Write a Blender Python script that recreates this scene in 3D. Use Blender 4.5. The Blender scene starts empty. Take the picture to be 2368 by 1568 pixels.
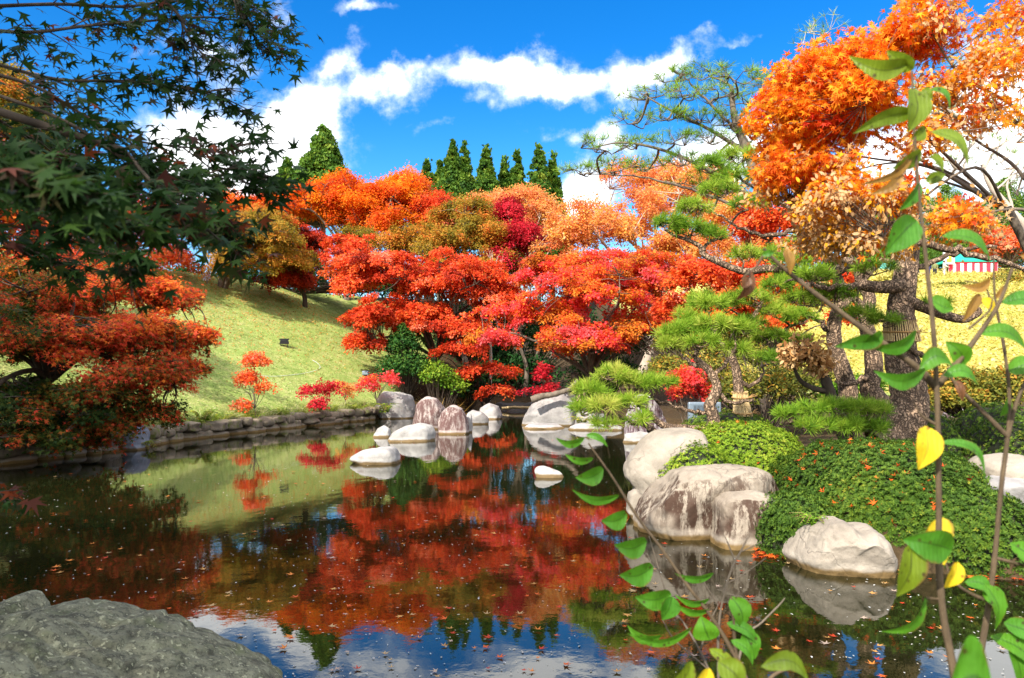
import bpy, bmesh, math, numpy as np
from mathutils import Vector, Matrix, noise as mnoise

S = bpy.context.scene
COL = S.collection
rng = np.random.default_rng(11)

# ------------------------------------------------------------------ camera
F, CX, HY, CH = 1750.0, 1183.5, 870.0, 1.5      # focal length, centre and horizon of the photo, eye height over the water
cam_d = bpy.data.cameras.new('camera')
cam = bpy.data.objects.new('camera', cam_d); COL.objects.link(cam)
cam.location = (0, 0, CH); cam.rotation_euler = (math.radians(90), 0, 0)
cam_d.sensor_width = 36; cam_d.lens = 36*F/2367
cam_d.shift_y = (HY-784)/2367
cam_d.clip_start = 0.05; cam_d.clip_end = 3000
cam_d.dof.use_dof = True; cam_d.dof.focus_distance = 11.0; cam_d.dof.aperture_fstop = 7.5
S.camera = cam

# ------------------------------------------------------------------ light
SUN_TO = Vector((-0.40, -0.68, 0.62)).normalized()      # direction towards the sun
sun_d = bpy.data.lights.new('sun', 'SUN'); sun_d.energy = 4.3; sun_d.angle = math.radians(0.5); sun_d.color = (1, .94, .84)
sun = bpy.data.objects.new('sun', sun_d); COL.objects.link(sun)
sun.rotation_euler = SUN_TO.to_track_quat('Z', 'Y').to_euler(); sun.location = (-30, -20, 40)
SKY_STRENGTH, EXPOSURE = 0.15, 0.98
S.view_settings.view_transform = 'Standard'; S.view_settings.look = 'None'
S.view_settings.exposure = EXPOSURE; S.view_settings.gamma = 1
S.cycles.max_bounces = 7; S.cycles.diffuse_bounces = 4; S.cycles.glossy_bounces = 3
S.cycles.transmission_bounces = 4; S.cycles.transparent_max_bounces = 6
S.cycles.sample_clamp_indirect = 6; S.cycles.use_denoising = True
S.cycles.caustics_reflective = False; S.cycles.caustics_refractive = False

class NT:                                       # small node helper
    def __init__(s, tree): s.t = tree
    def n(s, typ, **kw):
        nd = s.t.nodes.new(typ)
        for k, v in kw.items():
            if k == 'i':
                for a, b in v.items():
                    if isinstance(b, bpy.types.NodeSocket): s.t.links.new(b, nd.inputs[a])
                    else: nd.inputs[a].default_value = b
            else: setattr(nd, k, v)
        return nd
    def m(s, op, a, b=0.0, c=0.0, clamp=False):
        nd = s.t.nodes.new('ShaderNodeMath'); nd.operation = op; nd.use_clamp = clamp
        for k, v in enumerate((a, b, c)):
            if isinstance(v, bpy.types.NodeSocket): s.t.links.new(v, nd.inputs[k])
            else: nd.inputs[k].default_value = v
        return nd.outputs[0]
    def mix(s, f, a, b, typ='MIX'):
        nd = s.t.nodes.new('ShaderNodeMix'); nd.data_type = 'RGBA'; nd.blend_type = typ
        for k, v in ((0, f), (6, a), (7, b)):
            if isinstance(v, bpy.types.NodeSocket): s.t.links.new(v, nd.inputs[k])
            elif k == 0: nd.inputs[0].default_value = v
            else: nd.inputs[k].default_value = (*v, 1)[:4]
        return nd.outputs[2]
    def ramp(s, f, stops, interp='LINEAR'):
        nd = s.t.nodes.new('ShaderNodeValToRGB'); cr = nd.color_ramp; cr.interpolation = interp
        while len(cr.elements) < len(stops): cr.elements.new(0.5)
        for e, (p, c) in zip(cr.elements, stops): e.position = p; e.color = (*c, 1)[:4]
        s.t.links.new(f, nd.inputs[0]); return nd.outputs[0]
    def noise(s, vec, scale, detail=4, rough=.55, dim='3D', dist=0):
        nd = s.n('ShaderNodeTexNoise', noise_dimensions=dim)
        nd.inputs['Scale'].default_value = scale; nd.inputs['Detail'].default_value = detail
        nd.inputs['Roughness'].default_value = rough; nd.inputs['Distortion'].default_value = dist
        if vec is not None: s.t.links.new(vec, nd.inputs['Vector'])
        return nd.outputs['Fac']
    def smooth(s, v, a, b, lo=0.0, hi=1.0):
        nd = s.n('ShaderNodeMapRange', interpolation_type='SMOOTHSTEP')
        s.t.links.new(v, nd.inputs['Value'])
        for k, x in (('From Min', a), ('From Max', b), ('To Min', lo), ('To Max', hi)): nd.inputs[k].default_value = x
        return nd.outputs['Result']

# ------------------------------------------------------------------ sky with clouds
W = bpy.data.worlds.new('World'); S.world = W; W.use_nodes = True
W.cycles.sampling_method = 'MANUAL'; W.cycles.sample_map_resolution = 512
W.node_tree.nodes.clear(); T = NT(W.node_tree)
sky = T.n('ShaderNodeTexSky', sky_type='NISHITA', sun_disc=False)
sky.sun_elevation = math.asin(SUN_TO.z); sky.sun_rotation = math.atan2(SUN_TO.x, SUN_TO.y)
sky.altitude = 400; sky.air_density = 1.0; sky.dust_density = 0.25; sky.ozone_density = 2.2
hs = T.n('ShaderNodeHueSaturation', i={'Hue': .494, 'Saturation': 1.42, 'Value': .84, 'Color': sky.outputs[0]})
tc = T.n('ShaderNodeTexCoord')
sep = T.n('ShaderNodeSeparateXYZ', i={0: tc.outputs['Generated']})
yy = T.m('MAXIMUM', sep.outputs[1], .03)
u = T.m('DIVIDE', sep.outputs[0], yy); v = T.m('DIVIDE', sep.outputs[2], yy)
uv = T.n('ShaderNodeCombineXYZ', i={0: u, 1: v}).outputs[0]
nz = T.n('ShaderNodeTexNoise', i={'Vector': uv, 'Scale': 7.0, 'Detail': 6.0, 'Roughness': .6})
off = T.n('ShaderNodeVectorMath', operation='SUBTRACT', i={0: nz.outputs['Color'], 1: (.5, .5, .5)}).outputs[0]
off = T.n('ShaderNodeVectorMath', operation='SCALE', i={0: off, 'Scale': .13}).outputs[0]
uvd = T.n('ShaderNodeVectorMath', operation='ADD', i={0: uv, 1: off}).outputs[0]
CLOUDS = [(590, 345, 230, 120, 0, 1.2), (540, 420, 190, 90, 0, 1.1), (470, 350, 120, 80, 0, .8), (725, 250, 130, 60, 20, .9), (790, 120, 75, 42, 50, .72), (700, 190, 90, 40, 30, .55),
          (900, 195, 110, 50, -10, .8), (960, 150, 60, 40, 20, .7), (1120, 140, 120, 60, 0, 1.05), (1230, 165, 120, 62, -10, 1.0), (1150, 235, 80, 40, 10, .5),
          (1290, 185, 100, 40, 10, .7), (1410, 175, 90, 55, 25, .85), (1450, 215, 60, 35, 0, .5), (1580, 120, 85, 38, 15, .9), (1500, 150, 70, 35, 10, .65),
          (1400, 310, 75, 32, 5, .75), (1350, 420, 90, 60, 0, .9), (1320, 470, 60, 50, 0, .9), (1600, 360, 190, 70, 0, .85), (1720, 330, 110, 70, 0, .9),
          (2240, 330, 240, 150, 0, 1.25), (2330, 200, 180, 130, 0, 1.2), (2060, 420, 160, 100, 0, 1.0), (1010, 290, 60, 20, 0, .35), (850, 10, 70, 16, 0, .5),
          (500, 150, 120, 60, 30, .5), (420, 290, 120, 70, 0, .8), (330, 130, 60, 40, 0, .45), (1290, 300, 90, 25, 0, .35), (1700, 95, 40, 14, 45, .35), (640, 20, 60, 30, 0, .4)]
tot = None
for (px, py, rx, ry, a, wt) in CLOUDS:
    mp = T.n('ShaderNodeMapping', vector_type='TEXTURE', i={0: uvd, 1: ((px-CX)/F, (HY-py)/F, 0), 2: (0, 0, math.radians(a)), 3: (rx*1.45/F, ry*1.5/F, 1)})
    ln = T.n('ShaderNodeVectorMath', operation='LENGTH', i={0: mp.outputs[0]}).outputs['Value']
    bl = T.smooth(ln, 1.0, 0.0, 0, wt)
    tot = bl if tot is None else T.m('ADD', tot, bl)
fb = T.noise(uv, 13, 9, .62)
fb2 = T.noise(uv, 42, 6, .6)
den = T.m('ADD', tot, T.m('MULTIPLY', T.m('SUBTRACT', fb, .5), 1.9))
den = T.m('ADD', den, T.m('MULTIPLY', T.m('SUBTRACT', fb2, .5), .95))
mask = T.smooth(den, .06, 1.12)
mask = T.m('MULTIPLY', mask, T.smooth(tot, .02, .18))
mask = T.m('MULTIPLY', mask, T.smooth(sep.outputs[1], .03, .1))
cloud = T.mix(T.smooth(den, .3, 1.2), (4.2, 4.7, 5.2), (7.4, 7.5, 7.6))
deep = T.mix(T.smooth(sep.outputs[2], .10, .42), hs.outputs[0], T.mix(1.0, hs.outputs[0], (.35, .74, 1.0), 'MULTIPLY'))
skyc = T.mix(mask, deep, cloud)
fb3 = T.noise(tc.outputs['Generated'], 2.6, 8, .58)                  # unseen bright broken cloud overhead and behind the viewer, added as fill light
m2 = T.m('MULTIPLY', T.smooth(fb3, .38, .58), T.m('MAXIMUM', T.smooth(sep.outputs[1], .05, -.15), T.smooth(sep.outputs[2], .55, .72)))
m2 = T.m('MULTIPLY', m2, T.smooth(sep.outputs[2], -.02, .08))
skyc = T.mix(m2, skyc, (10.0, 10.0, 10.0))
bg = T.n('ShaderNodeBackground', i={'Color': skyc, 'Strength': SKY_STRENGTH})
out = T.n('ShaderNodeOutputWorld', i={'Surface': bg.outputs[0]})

# ------------------------------------------------------------------ basic tools
def at(px, py, Y): return np.array([(px-CX)/F*Y, Y, CH-(py-HY)/F*Y])
def water_Y(py): return F*CH/(py-HY)
def unit(a): return a/np.maximum(np.linalg.norm(a, axis=-1, keepdims=True), 1e-9)
def sst(x, a, b):
    t = np.clip((np.asarray(x, float)-a)/(b-a), 0, 1); return t*t*(3-2*t)

def tag(o, label=None, cat=None, group=None, kind=None):
    if label: o['label'] = label
    if cat: o['category'] = cat
    if group: o['group'] = group
    if kind: o['kind'] = kind
    return o
def empty(name, loc, label=None, cat=None, group=None):
    o = bpy.data.objects.new(name, None); COL.objects.link(o); o.location = [float(c) for c in loc]
    o.empty_display_size = .1
    return tag(o, label, cat, group)

def mk(name, verts, faces, mat, parent=None, loc=None, tone=None, smooth=False, colmats=None):
    """verts: world coordinates; faces: (M,k) array or a list of such arrays; one mesh object"""
    verts = np.asarray(verts, np.float64).reshape(-1, 3)
    if not isinstance(faces, list): faces = [faces]
    o_loc = np.zeros(3) if loc is None else np.asarray(loc, float)
    ref = np.array(parent.location) if parent is not None else o_loc
    if parent is not None and parent.parent is not None: ref = ref+np.array(parent.parent.location)
    me = bpy.data.meshes.new(name)
    me.vertices.add(len(verts)); me.vertices.foreach_set('co', (verts-ref).astype(np.float32).ravel())
    faces = [np.asarray(f, np.int32) for f in faces if len(f)]
    tot = np.concatenate([f.ravel() for f in faces]); cnt = np.concatenate([np.full(len(f), f.shape[1], np.int32) for f in faces])
    me.loops.add(len(tot)); me.loops.foreach_set('vertex_index', tot)
    me.polygons.add(len(cnt)); st = np.zeros(len(cnt), np.int32); st[1:] = np.cumsum(cnt)[:-1]
    me.polygons.foreach_set('loop_start', st)
    me.polygons.foreach_set('use_smooth', np.full(len(cnt), smooth, bool))
    if tone is not None:
        a = me.attributes.new('tone', 'FLOAT', 'POINT'); a.data.foreach_set('value', np.asarray(tone, np.float32))
    me.update(calc_edges=True)
    if mat is not None: me.materials.append(mat)
    o = bpy.data.objects.new(name, me); COL.objects.link(o)
    if parent is not None: o.parent = parent
    else: o.location = [float(c) for c in o_loc]
    return o

def spline(pts, k=6):
    P = np.asarray(pts, float)
    if len(P) < 3: 
        t = np.linspace(0, 1, k+1)[:, None]; return P[0]*(1-t)+P[-1]*t
    Q = np.vstack([2*P[0]-P[1], P, 2*P[-1]-P[-2]]); out = []
    for i in range(1, len(Q)-2):
        for t in np.arange(k)/k:
            a, b, c, d = Q[i-1], Q[i], Q[i+1], Q[i+2]
            out.append(.5*((2*b)+(c-a)*t+(2*a-5*b+4*c-d)*t*t+(3*b-a-3*c+d)*t**3))
    out.append(P[-1]); return np.array(out)

class Tubes:
    def __init__(s): s.v, s.f, s.n = [], [], 0
    def add(s, path, r0, r1=None, sides=6, wob=0.0, pw=1.0, cap=True):
        P = np.asarray(path, float); n = len(P)
        if r1 is None: r = np.asarray(r0, float)*np.ones(n)
        else: r = r0+(r1-r0)*np.linspace(0, 1, n)**pw
        if wob: r = r*(1+wob*rng.normal(size=n))
        tg = unit(np.gradient(P, axis=0))
        up = np.array([0, 0, 1.0]) if abs(tg[0][2]) < .9 else np.array([1.0, 0, 0])
        a = unit(np.cross(tg[0], up)); A = np.zeros((n, 3)); 
        for i in range(n):
            a = a-tg[i]*np.dot(a, tg[i]); a = a/max(np.linalg.norm(a), 1e-9); A[i] = a
        B = np.cross(tg, A)
        th = np.linspace(0, 2*np.pi, sides, endpoint=False)
        ring = P[:, None]+r[:, None, None]*(np.cos(th)[None, :, None]*A[:, None]+np.sin(th)[None, :, None]*B[:, None])
        idx = np.arange(n*sides).reshape(n, sides); nx = np.roll(idx, -1, 1)
        q = np.stack([idx[:-1], nx[:-1], nx[1:], idx[1:]], -1).reshape(-1, 4)
        s.v.append(ring.reshape(-1, 3)); s.f.append(q+s.n); s.n += n*sides
    def build(s, name, mat, parent=None, smooth=True, **kw):
        return mk(name, np.concatenate(s.v), np.concatenate(s.f), mat, parent, smooth=smooth, **kw)

# ---- leaf shapes: x along the leaf, y across, z its normal; lists of polygons over the same points
def star(lobes=5):
    tips = [(0, 1.0), (48, .88), (100, .62)] if lobes == 5 else [(0, 1.0), (62, .82)]
    pol = []
    if lobes == 5: seq = [(-150, .14), (-100, .62), (-74, .27), (-48, .88), (-24, .31), (0, 1.0), (24, .31), (48, .88), (74, .27), (100, .62), (150, .14)]
    else: seq = [(-150, .2), (-62, .85), (-31, .33), (0, 1.0), (31, .33), (62, .85), (150, .2)]
    for a, r in seq:
        a = math.radians(a); x, y = r*math.cos(a), r*math.sin(a); pol.append((x+.12, y, -.16*(x*x+y*y)))
    return np.array(pol)*.8
LEAF = {'star': star(5), 'star3': star(3),
        'diamond': np.array([(0, 0, 0), (.45, .36, .05), (1, 0, -.12), (.45, -.36, .05)]),
        'tri': np.array([(0, -.3, 0), (1, 0, -.1), (0, .3, 0)]),
        'slim': np.array([(0, 0, 0), (.4, .2, .03), (1, 0, -.1), (.4, -.2, .03)]),
        'oval': np.array([(0, 0, 0), (.3, .24, .03), (.7, .22, .0), (1, 0, -.1), (.7, -.22, .0), (.3, -.24, .03)]),
        'needle': np.array([(0, -.018, 0), (1, 0, 0), (0, .018, 0)])}

def leaf_cloud(c, t, n, s, kind, tone):
    """leaf meshes at points c, along t, normal n, size s"""
    L = LEAF[kind]; k = len(L)
    n = unit(n); t = unit(t-n*np.sum(t*n, 1, keepdims=True)); b = np.cross(n, t)
    s = np.asarray(s)*np.ones(len(c))
    v = c[:, None]+s[:, None, None]*(L[None, :, 0:1]*t[:, None]+L[None, :, 1:2]*b[:, None]+L[None, :, 2:3]*n[:, None])
    f = np.arange(len(c)*k).reshape(-1, k)
    return v.reshape(-1, 3), f, np.repeat(tone, k)

class Leaves:
    def __init__(s): s.v, s.f, s.t, s.n = [], {}, [], 0
    def add(s, c, t, n, size, kind, tone):
        if len(c) == 0: return
        v, f, tt = leaf_cloud(np.asarray(c, float), np.asarray(t, float), np.asarray(n, float), size, kind, np.asarray(tone)*np.ones(len(c)))
        s.v.append(v); s.f.setdefault(f.shape[1], []).append(f+s.n); s.t.append(tt); s.n += len(v)
    def build(s, name, mat, parent=None, **kw):
        return mk(name, np.concatenate(s.v), [np.concatenate(x) for x in s.f.values()], mat, parent, tone=np.concatenate(s.t), **kw)

# ------------------------------------------------------------------ materials
def newmat(name):
    m = bpy.data.materials.new(name); m.use_nodes = True; m.node_tree.nodes.clear(); return m, NT(m.node_tree)
def finish(t, shader, disp=None):
    o = t.n('ShaderNodeOutputMaterial'); t.t.links.new(shader, o.inputs[0]); return o

def leaf_mat(name, stops, trans=.4, rough=.6, spec=.16):
    m, t = newmat(name)
    a = t.n('ShaderNodeAttribute', attribute_name='tone')
    c = t.ramp(a.outputs['Fac'], stops)
    p = t.n('ShaderNodeBsdfPrincipled', i={'Base Color': c, 'Roughness': rough, 'Specular IOR Level': spec})
    tr = t.n('ShaderNodeBsdfTranslucent', i={'Color': c})
    mx = t.n('ShaderNodeMixShader', i={0: trans, 1: p.outputs[0], 2: tr.outputs[0]})
    finish(t, mx.outputs[0]); return m

def plain_mat(name, c, rough=.6, metal=0, var=.15, scale=8, spec=.4, bump=0):
    m, t = newmat(name)
    pos = t.n('ShaderNodeTexCoord').outputs['Object']
    f = t.noise(pos, scale, 5)
    col = t.mix(f, tuple(x*(1-var) for x in c), tuple(min(1, x*(1+var)) for x in c))
    p = t.n('ShaderNodeBsdfPrincipled', i={'Base Color': col, 'Roughness': rough, 'Metallic': metal, 'Specular IOR Level': spec})
    if bump:
        b = t.n('ShaderNodeBump', i={'Strength': bump, 'Distance': .01, 'Height': t.noise(pos, scale*4, 5)})
        t.t.links.new(b.outputs[0], p.inputs['Normal'])
    finish(t, p.outputs[0]); return m

def bark_mat(name, c0, c1, scale=9, bump=.6, moss=None, plates=False):
    m, t = newmat(name)
    g = t.n('ShaderNodeNewGeometry').outputs['Position']
    sc = t.n('ShaderNodeMapping', i={0: g, 3: (1, 1, .20 if plates else .32)}).outputs[0]
    f = t.noise(sc, scale, 6, .65)
    h = f
    if plates:
        wp = t.n('ShaderNodeTexNoise', i={'Vector': g, 'Scale': scale*.8, 'Detail': 3.0})
        w2 = t.n('ShaderNodeVectorMath', operation='MULTIPLY_ADD', i={0: wp.outputs['Color'], 1: (.16, .16, .16), 2: sc}).outputs[0]
        vo = t.n('ShaderNodeTexVoronoi', feature='DISTANCE_TO_EDGE', i={'Vector': w2, 'Scale': scale*1.9})
        e = t.smooth(vo.outputs['Distance'], -.05, .30)
        h = t.m('ADD', e, t.m('MULTIPLY', f, .6))
        f = t.m('MULTIPLY', t.m('ADD', f, .15), t.m('ADD', .25, t.m('MULTIPLY', e, .75)))
    col = t.ramp(f, [(.2, c0), (.75, c1)])
    if moss:
        col = t.mix(t.smooth(t.noise(g, 5, 4), .5, .68), col, moss)
    b = t.n('ShaderNodeBump', i={'Strength': bump, 'Distance': .03, 'Height': h})
    p = t.n('ShaderNodeBsdfPrincipled', i={'Base Color': col, 'Roughness': .85, 'Specular IOR Level': .2, 'Normal': b.outputs[0]})
    finish(t, p.outputs[0]); return m

def rock_mat(name, light, dark, stain=None, stain_amt=.5, band=True, moss=None, scale=3.0, grain=.25, water_line=0.065):
    """granite: mottled, fine dark grains, streaky weather stains, a worn pale band and brown film at the waterline"""
    m, t = newmat(name)
    g = t.n('ShaderNodeNewGeometry'); pos = g.outputs['Position']
    f = t.noise(pos, scale, 8, .62)
    col = t.ramp(f, [(.25, dark), (.62, light)])
    gr = t.noise(pos, 130 if band else 75, 4, .75)
    col = t.mix(t.smooth(gr, .62, .5, grain*.15, grain), col, tuple(x*.35 for x in dark), 'MIX') if False else t.mix(t.smooth(gr, .5, .72, 0, grain), col, tuple(x*.4 for x in dark))
    cr = t.n('ShaderNodeTexVoronoi', feature='DISTANCE_TO_EDGE', i={'Vector': t.n('ShaderNodeVectorMath', operation='MULTIPLY_ADD', i={0: t.n('ShaderNodeTexNoise', i={'Vector': pos, 'Scale': 4.0, 'Detail': 4.0}).outputs['Color'], 1: (.35, .35, .35), 2: pos}).outputs[0], 'Scale': scale*.55})
    crack = t.smooth(cr.outputs['Distance'], .0, .014, .4, 0)
    crack = t.m('MULTIPLY', crack, t.smooth(t.noise(pos, 2.2, 2), .48, .62))
    col = t.mix(crack, col, tuple(x*.25 for x in dark))
    if stain:
        st = t.n('ShaderNodeMapping', i={0: pos, 3: (1, 1, .22)}).outputs[0]
        a = t.noise(st, 11*scale/3, 10, .76); b = t.noise(pos, 1.5*scale/3, 3)
        k = t.m('MULTIPLY', t.smooth(a, .42, .53), t.smooth(b, 1-stain_amt-.12, 1-stain_amt+.1))
        nzv = t.n('ShaderNodeSeparateXYZ', i={0: g.outputs['Normal']}).outputs[2]
        k = t.m('MULTIPLY', k, t.smooth(nzv, .92, .55))
        col = t.mix(k, col, stain)
    if moss:
        k = t.smooth(t.noise(pos, 5, 5, .7), .5, .68)
        col = t.mix(k, col, moss)
    if not band:
        col = t.mix(t.smooth(t.noise(pos, 24, 4, .7), .46, .60, 0, .75), col, tuple(x*.45 for x in dark)); col = t.mix(t.smooth(t.noise(pos, 48, 3, .6), .56, .66, 0, .7), col, tuple(min(1, x*1.9) for x in light))
    if band:
        z = t.n('ShaderNodeSeparateXYZ', i={0: pos}).outputs[2]
        z = t.m('ADD', z, t.m('MULTIPLY', t.m('SUBTRACT', t.noise(pos, 6, 4), .5), .06))
        col = t.mix(t.smooth(z, water_line*1.9, water_line*1.2, 0, .55), col, tuple(min(1, x*1.15+.03) for x in light))
        col = t.mix(t.smooth(z, water_line, water_line*.45, 0, .9), col, (.17, .10, .025))
    h = t.m('ADD', t.m('MULTIPLY', f, 1.0), t.m('MULTIPLY', t.noise(pos, 38, 5, .7), .28))
    h = t.m('SUBTRACT', h, t.m('MULTIPLY', crack, .4))
    b = t.n('ShaderNodeBump', i={'Strength': .75, 'Distance': .035, 'Height': h})
    p = t.n('ShaderNodeBsdfPrincipled', i={'Base Color': col, 'Roughness': .82, 'Specular IOR Level': .25, 'Normal': b.outputs[0]})
    finish(t, p.outputs[0]); return m

# leaf colours as scattering albedo, by 'tone'
RED = [(0, (.12, .014, .008)), (.25, (.38, .03, .012)), (.5, (.70, .065, .02)), (.72, (.80, .11, .025)), (.88, (.84, .22, .03)), (1, (.86, .24, .13))]
PINK = [(0, (.32, .06, .01)), (.2, (.80, .32, .03)), (.42, (.84, .20, .03)), (.62, (.82, .08, .03)), (.82, (.82, .05, .065)), (1, (.85, .15, .15))]
ORANGE = [(0, (.55, .05, .01)), (.3, (.80, .13, .01)), (.6, (.88, .27, .012)), (.85, (.90, .40, .02)), (1, (.85, .52, .04))]
SALMON = [(0, (.48, .10, .03)), (.3, (.78, .24, .08)), (.6, (.82, .36, .11)), (.85, (.85, .44, .06)), (1, (.86, .55, .26))]
OLIVE = [(0, (.09, .10, .012)), (.3, (.25, .20, .02)), (.55, (.44, .27, .03)), (.8, (.66, .26, .035)), (1, (.74, .13, .03))]
CRIMSON = [(0, (.14, .008, .01)), (.4, (.42, .015, .02)), (.7, (.66, .02, .045)), (1, (.8, .07, .08))]
MIXED = [(0, (.025, .055, .010)), (.3, (.08, .11, .016)), (.45, (.24, .13, .02)), (.6, (.62, .09, .02)), (.8, (.78, .08, .04)), (1, (.84, .25, .03))]
CEDAR = [(0, (.02, .06, .01)), (.4, (.05, .125, .014)), (.75, (.12, .215, .02)), (1, (.24, .29, .03))]
PINE = [(0, (.06, .14, .012)), (.35, (.17, .32, .02)), (.7, (.33, .46, .04)), (1, (.52, .52, .10))]
AZALEA = [(0, (.02, .045, .006)), (.4, (.055, .115, .012)), (.75, (.13, .20, .018)), (1, (.28, .26, .03))]
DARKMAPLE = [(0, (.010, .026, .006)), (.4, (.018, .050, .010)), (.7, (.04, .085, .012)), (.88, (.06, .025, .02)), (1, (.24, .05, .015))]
M = {}
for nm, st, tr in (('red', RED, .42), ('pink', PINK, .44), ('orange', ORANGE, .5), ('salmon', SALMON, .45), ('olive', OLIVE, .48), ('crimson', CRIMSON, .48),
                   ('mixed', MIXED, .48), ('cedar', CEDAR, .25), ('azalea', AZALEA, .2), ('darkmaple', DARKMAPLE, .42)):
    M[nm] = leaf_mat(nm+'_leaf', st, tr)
M['pine'] = leaf_mat('pine_needle', PINE, .3)
M['tan'] = leaf_mat('dry_tan_leaf', [(0, (.30, .13, .04)), (.5, (.52, .28, .10)), (1, (.68, .45, .22))], .3)
M['orangetan'] = leaf_mat('orange_and_tan_leaf', [(0, (.70, .05, .015)), (.2, (.85, .16, .012)), (.45, (.90, .32, .012)), (.66, (.88, .45, .02)), (.72, (.55, .30, .10)), (1, (.70, .47, .24))], .42)
M['azalea_light'] = leaf_mat('azalea_leaf_bright', [(0, (.05, .10, .008)), (.4, (.14, .24, .015)), (.75, (.26, .36, .025)), (1, (.40, .40, .05))], .25)
M['hedge'] = leaf_mat('hedge_leaf', [(0, (.05, .07, .01)), (.5, (.16, .17, .02)), (.8, (.36, .26, .03)), (1, (.5, .2, .03))], .25)
M['moss'] = leaf_mat('bright_green_leaf', [(0, (.08, .2, .01)), (1, (.26, .45, .03))], .25)
M['bluegreen'] = leaf_mat('feathery_leaf', [(0, (.03, .07, .04)), (.5, (.08, .14, .06)), (1, (.25, .24, .06))], .3)
M['shrub'] = leaf_mat('shrub_leaf', [(0, (.012, .05, .012)), (.5, (.03, .11, .018)), (1, (.12, .22, .03))], .25)
M['yellowleaf'] = leaf_mat('yellow_cover_leaf', [(0, (.26, .26, .04)), (.5, (.55, .46, .10)), (1, (.74, .62, .26))], .3)
M['grass'] = leaf_mat('grass_blade', [(0, (.11, .19, .03)), (.35, (.25, .34, .07)), (.7, (.46, .45, .17)), (1, (.60, .54, .32))], .3)
M['straw'] = leaf_mat('dry_grass', [(0, (.36, .20, .04)), (1, (.72, .47, .14))], .3)
M['fern'] = leaf_mat('fern_leaf', [(0, (.08, .2, .01)), (.6, (.28, .38, .03)), (1, (.55, .46, .05))], .3)
M['bark'] = bark_mat('maple_bark', (.05, .04, .03), (.24, .19, .14))
M['darkbark'] = bark_mat('dark_bark', (.025, .02, .015), (.11, .08, .055))
M['palebark'] = bark_mat('pale_bark', (.3, .24, .18), (.6, .5, .4))
M['pinebark'] = bark_mat('pine_bark', (.09, .06, .042), (.46, .31, .20), 13, .8, plates=True)
M['twig'] = bark_mat('pine_twig', (.10, .07, .03), (.32, .22, .09), 14)
# ------------------------------------------------------------------ terrain
POND = np.array([(-10.5, 9.5), (-9.0, 12.2), (-8.17, 15), (-7.9, 17.7), (-7.2, 20.2), (-6.3, 22.8), (-4.8, 26.6), (-3.2, 28.8), (-1.5, 31), (-.7, 34.5), (.8, 35),
                 (1.1, 31), (.9, 26), (1.3, 23.6), (3.2, 22.3), (4.4, 19), (4.4, 14), (3.3, 10), (2.55, 8.6), (2.3, 7.3), (2.6, 6.3), (3.1, 5.9), (4.2, 5.45), (6.5, 5.0),
                 (6.5, 3.0), (3, 1.7), (.5, 1.35), (-1.2, 1.7), (-2.2, 2.4), (-4, 2.9), (-7, 4.2), (-10, 7)])
POND2 = np.array([(10.6, 18.6), (11.6, 17.6), (14, 18), (15.5, 20), (15, 23), (13.2, 24), (11.5, 22.5)])
def poly_sd(x, y, P):
    """signed distance to polygon P, negative inside"""
    x = np.asarray(x, float); y = np.asarray(y, float)
    d = np.full(x.shape, 1e9); ins = np.zeros(x.shape, bool)
    for (ax, ay), (bx, by) in zip(P, np.roll(P, -1, 0)):
        ex, ey = bx-ax, by-ay
        t = np.clip(((x-ax)*ex+(y-ay)*ey)/(ex*ex+ey*ey), 0, 1)
        d = np.minimum(d, np.hypot(x-ax-t*ex, y-ay-t*ey))
        c = ((ay > y) != (by > y)) & (x < (bx-ax)*(y-ay)/np.where(by == ay, 1e-9, by-ay)+ax)
        ins ^= c
    return np.where(ins, -d, d)
def ground(x, y):
    x = np.asarray(x, float); y = np.asarray(y, float)
    d = np.minimum(poly_sd(x, y, POND), poly_sd(x, y, POND2)); dp = np.maximum(d, 0)
    wL = sst(-x, .3, 3.6)*sst(y, 8, 13)
    slope = .46*np.minimum(dp, 12)+.10*np.clip(dp-12, 0, 60)
    wR = sst(x, 3.0, 8.0)
    right = wR*(np.clip(.215*(y-25.5), 0, 13.5)+.035*dp*(y < 26))
    back = 7.5*sst(y, 37, 95)
    z = .36+.05*np.minimum(dp, 4)+np.maximum(np.maximum(wL*slope, right), back)
    z = z+.05*np.sin(x*1.7+.6*y)*np.sin(y*1.3)*sst(dp, .3, 2)
    hill = np.clip(np.hypot(x, y-40)-70, 0, 500)*.02
    z = z+hill
    zi = -.75*sst(-d, -.12, .9)
    return np.where(d < .12, np.where(d < -.12, zi-.05, zi*0-.05+(z+.05)*sst(d, -.12, .12)), z)
def gz(x, y): return float(ground(np.array([x]), np.array([y]))[0])

core = np.concatenate([np.arange(-26, 26.01, .24)])
ext = np.cumsum(.3*1.22**np.arange(30)); ext = ext[ext < 900]
gx = np.concatenate([(-26-ext)[::-1], core, 26+ext])
cy = np.arange(-3, 50.01, .24); gy = np.concatenate([(-3-ext)[::-1], cy, 50+ext])
XX, YY = np.meshgrid(gx, gy); ZZ = ground(XX, YY)
nx_, ny_ = len(gx), len(gy); idx = np.arange(nx_*ny_).reshape(ny_, nx_)
gf = np.stack([idx[:-1, :-1], idx[:-1, 1:], idx[1:, 1:], idx[1:, :-1]], -1).reshape(-1, 4)
dP = poly_sd(XX, YY, POND)
lawn = sst(-XX, 3.4, 5.0)*sst(YY, 9, 12)*sst(dP, .0, .3)*(1-sst(YY, 40, 46))
lawn = lawn*(1-sst(XX+2.2+.42*(YY-26), -.8, 1.2)*0)
yel = sst(XX, 6.5, 9.0)*sst(YY, 26, 29)
m, t = newmat('ground_soil_and_grass')
pos = t.n('ShaderNodeNewGeometry').outputs['Position']
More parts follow.
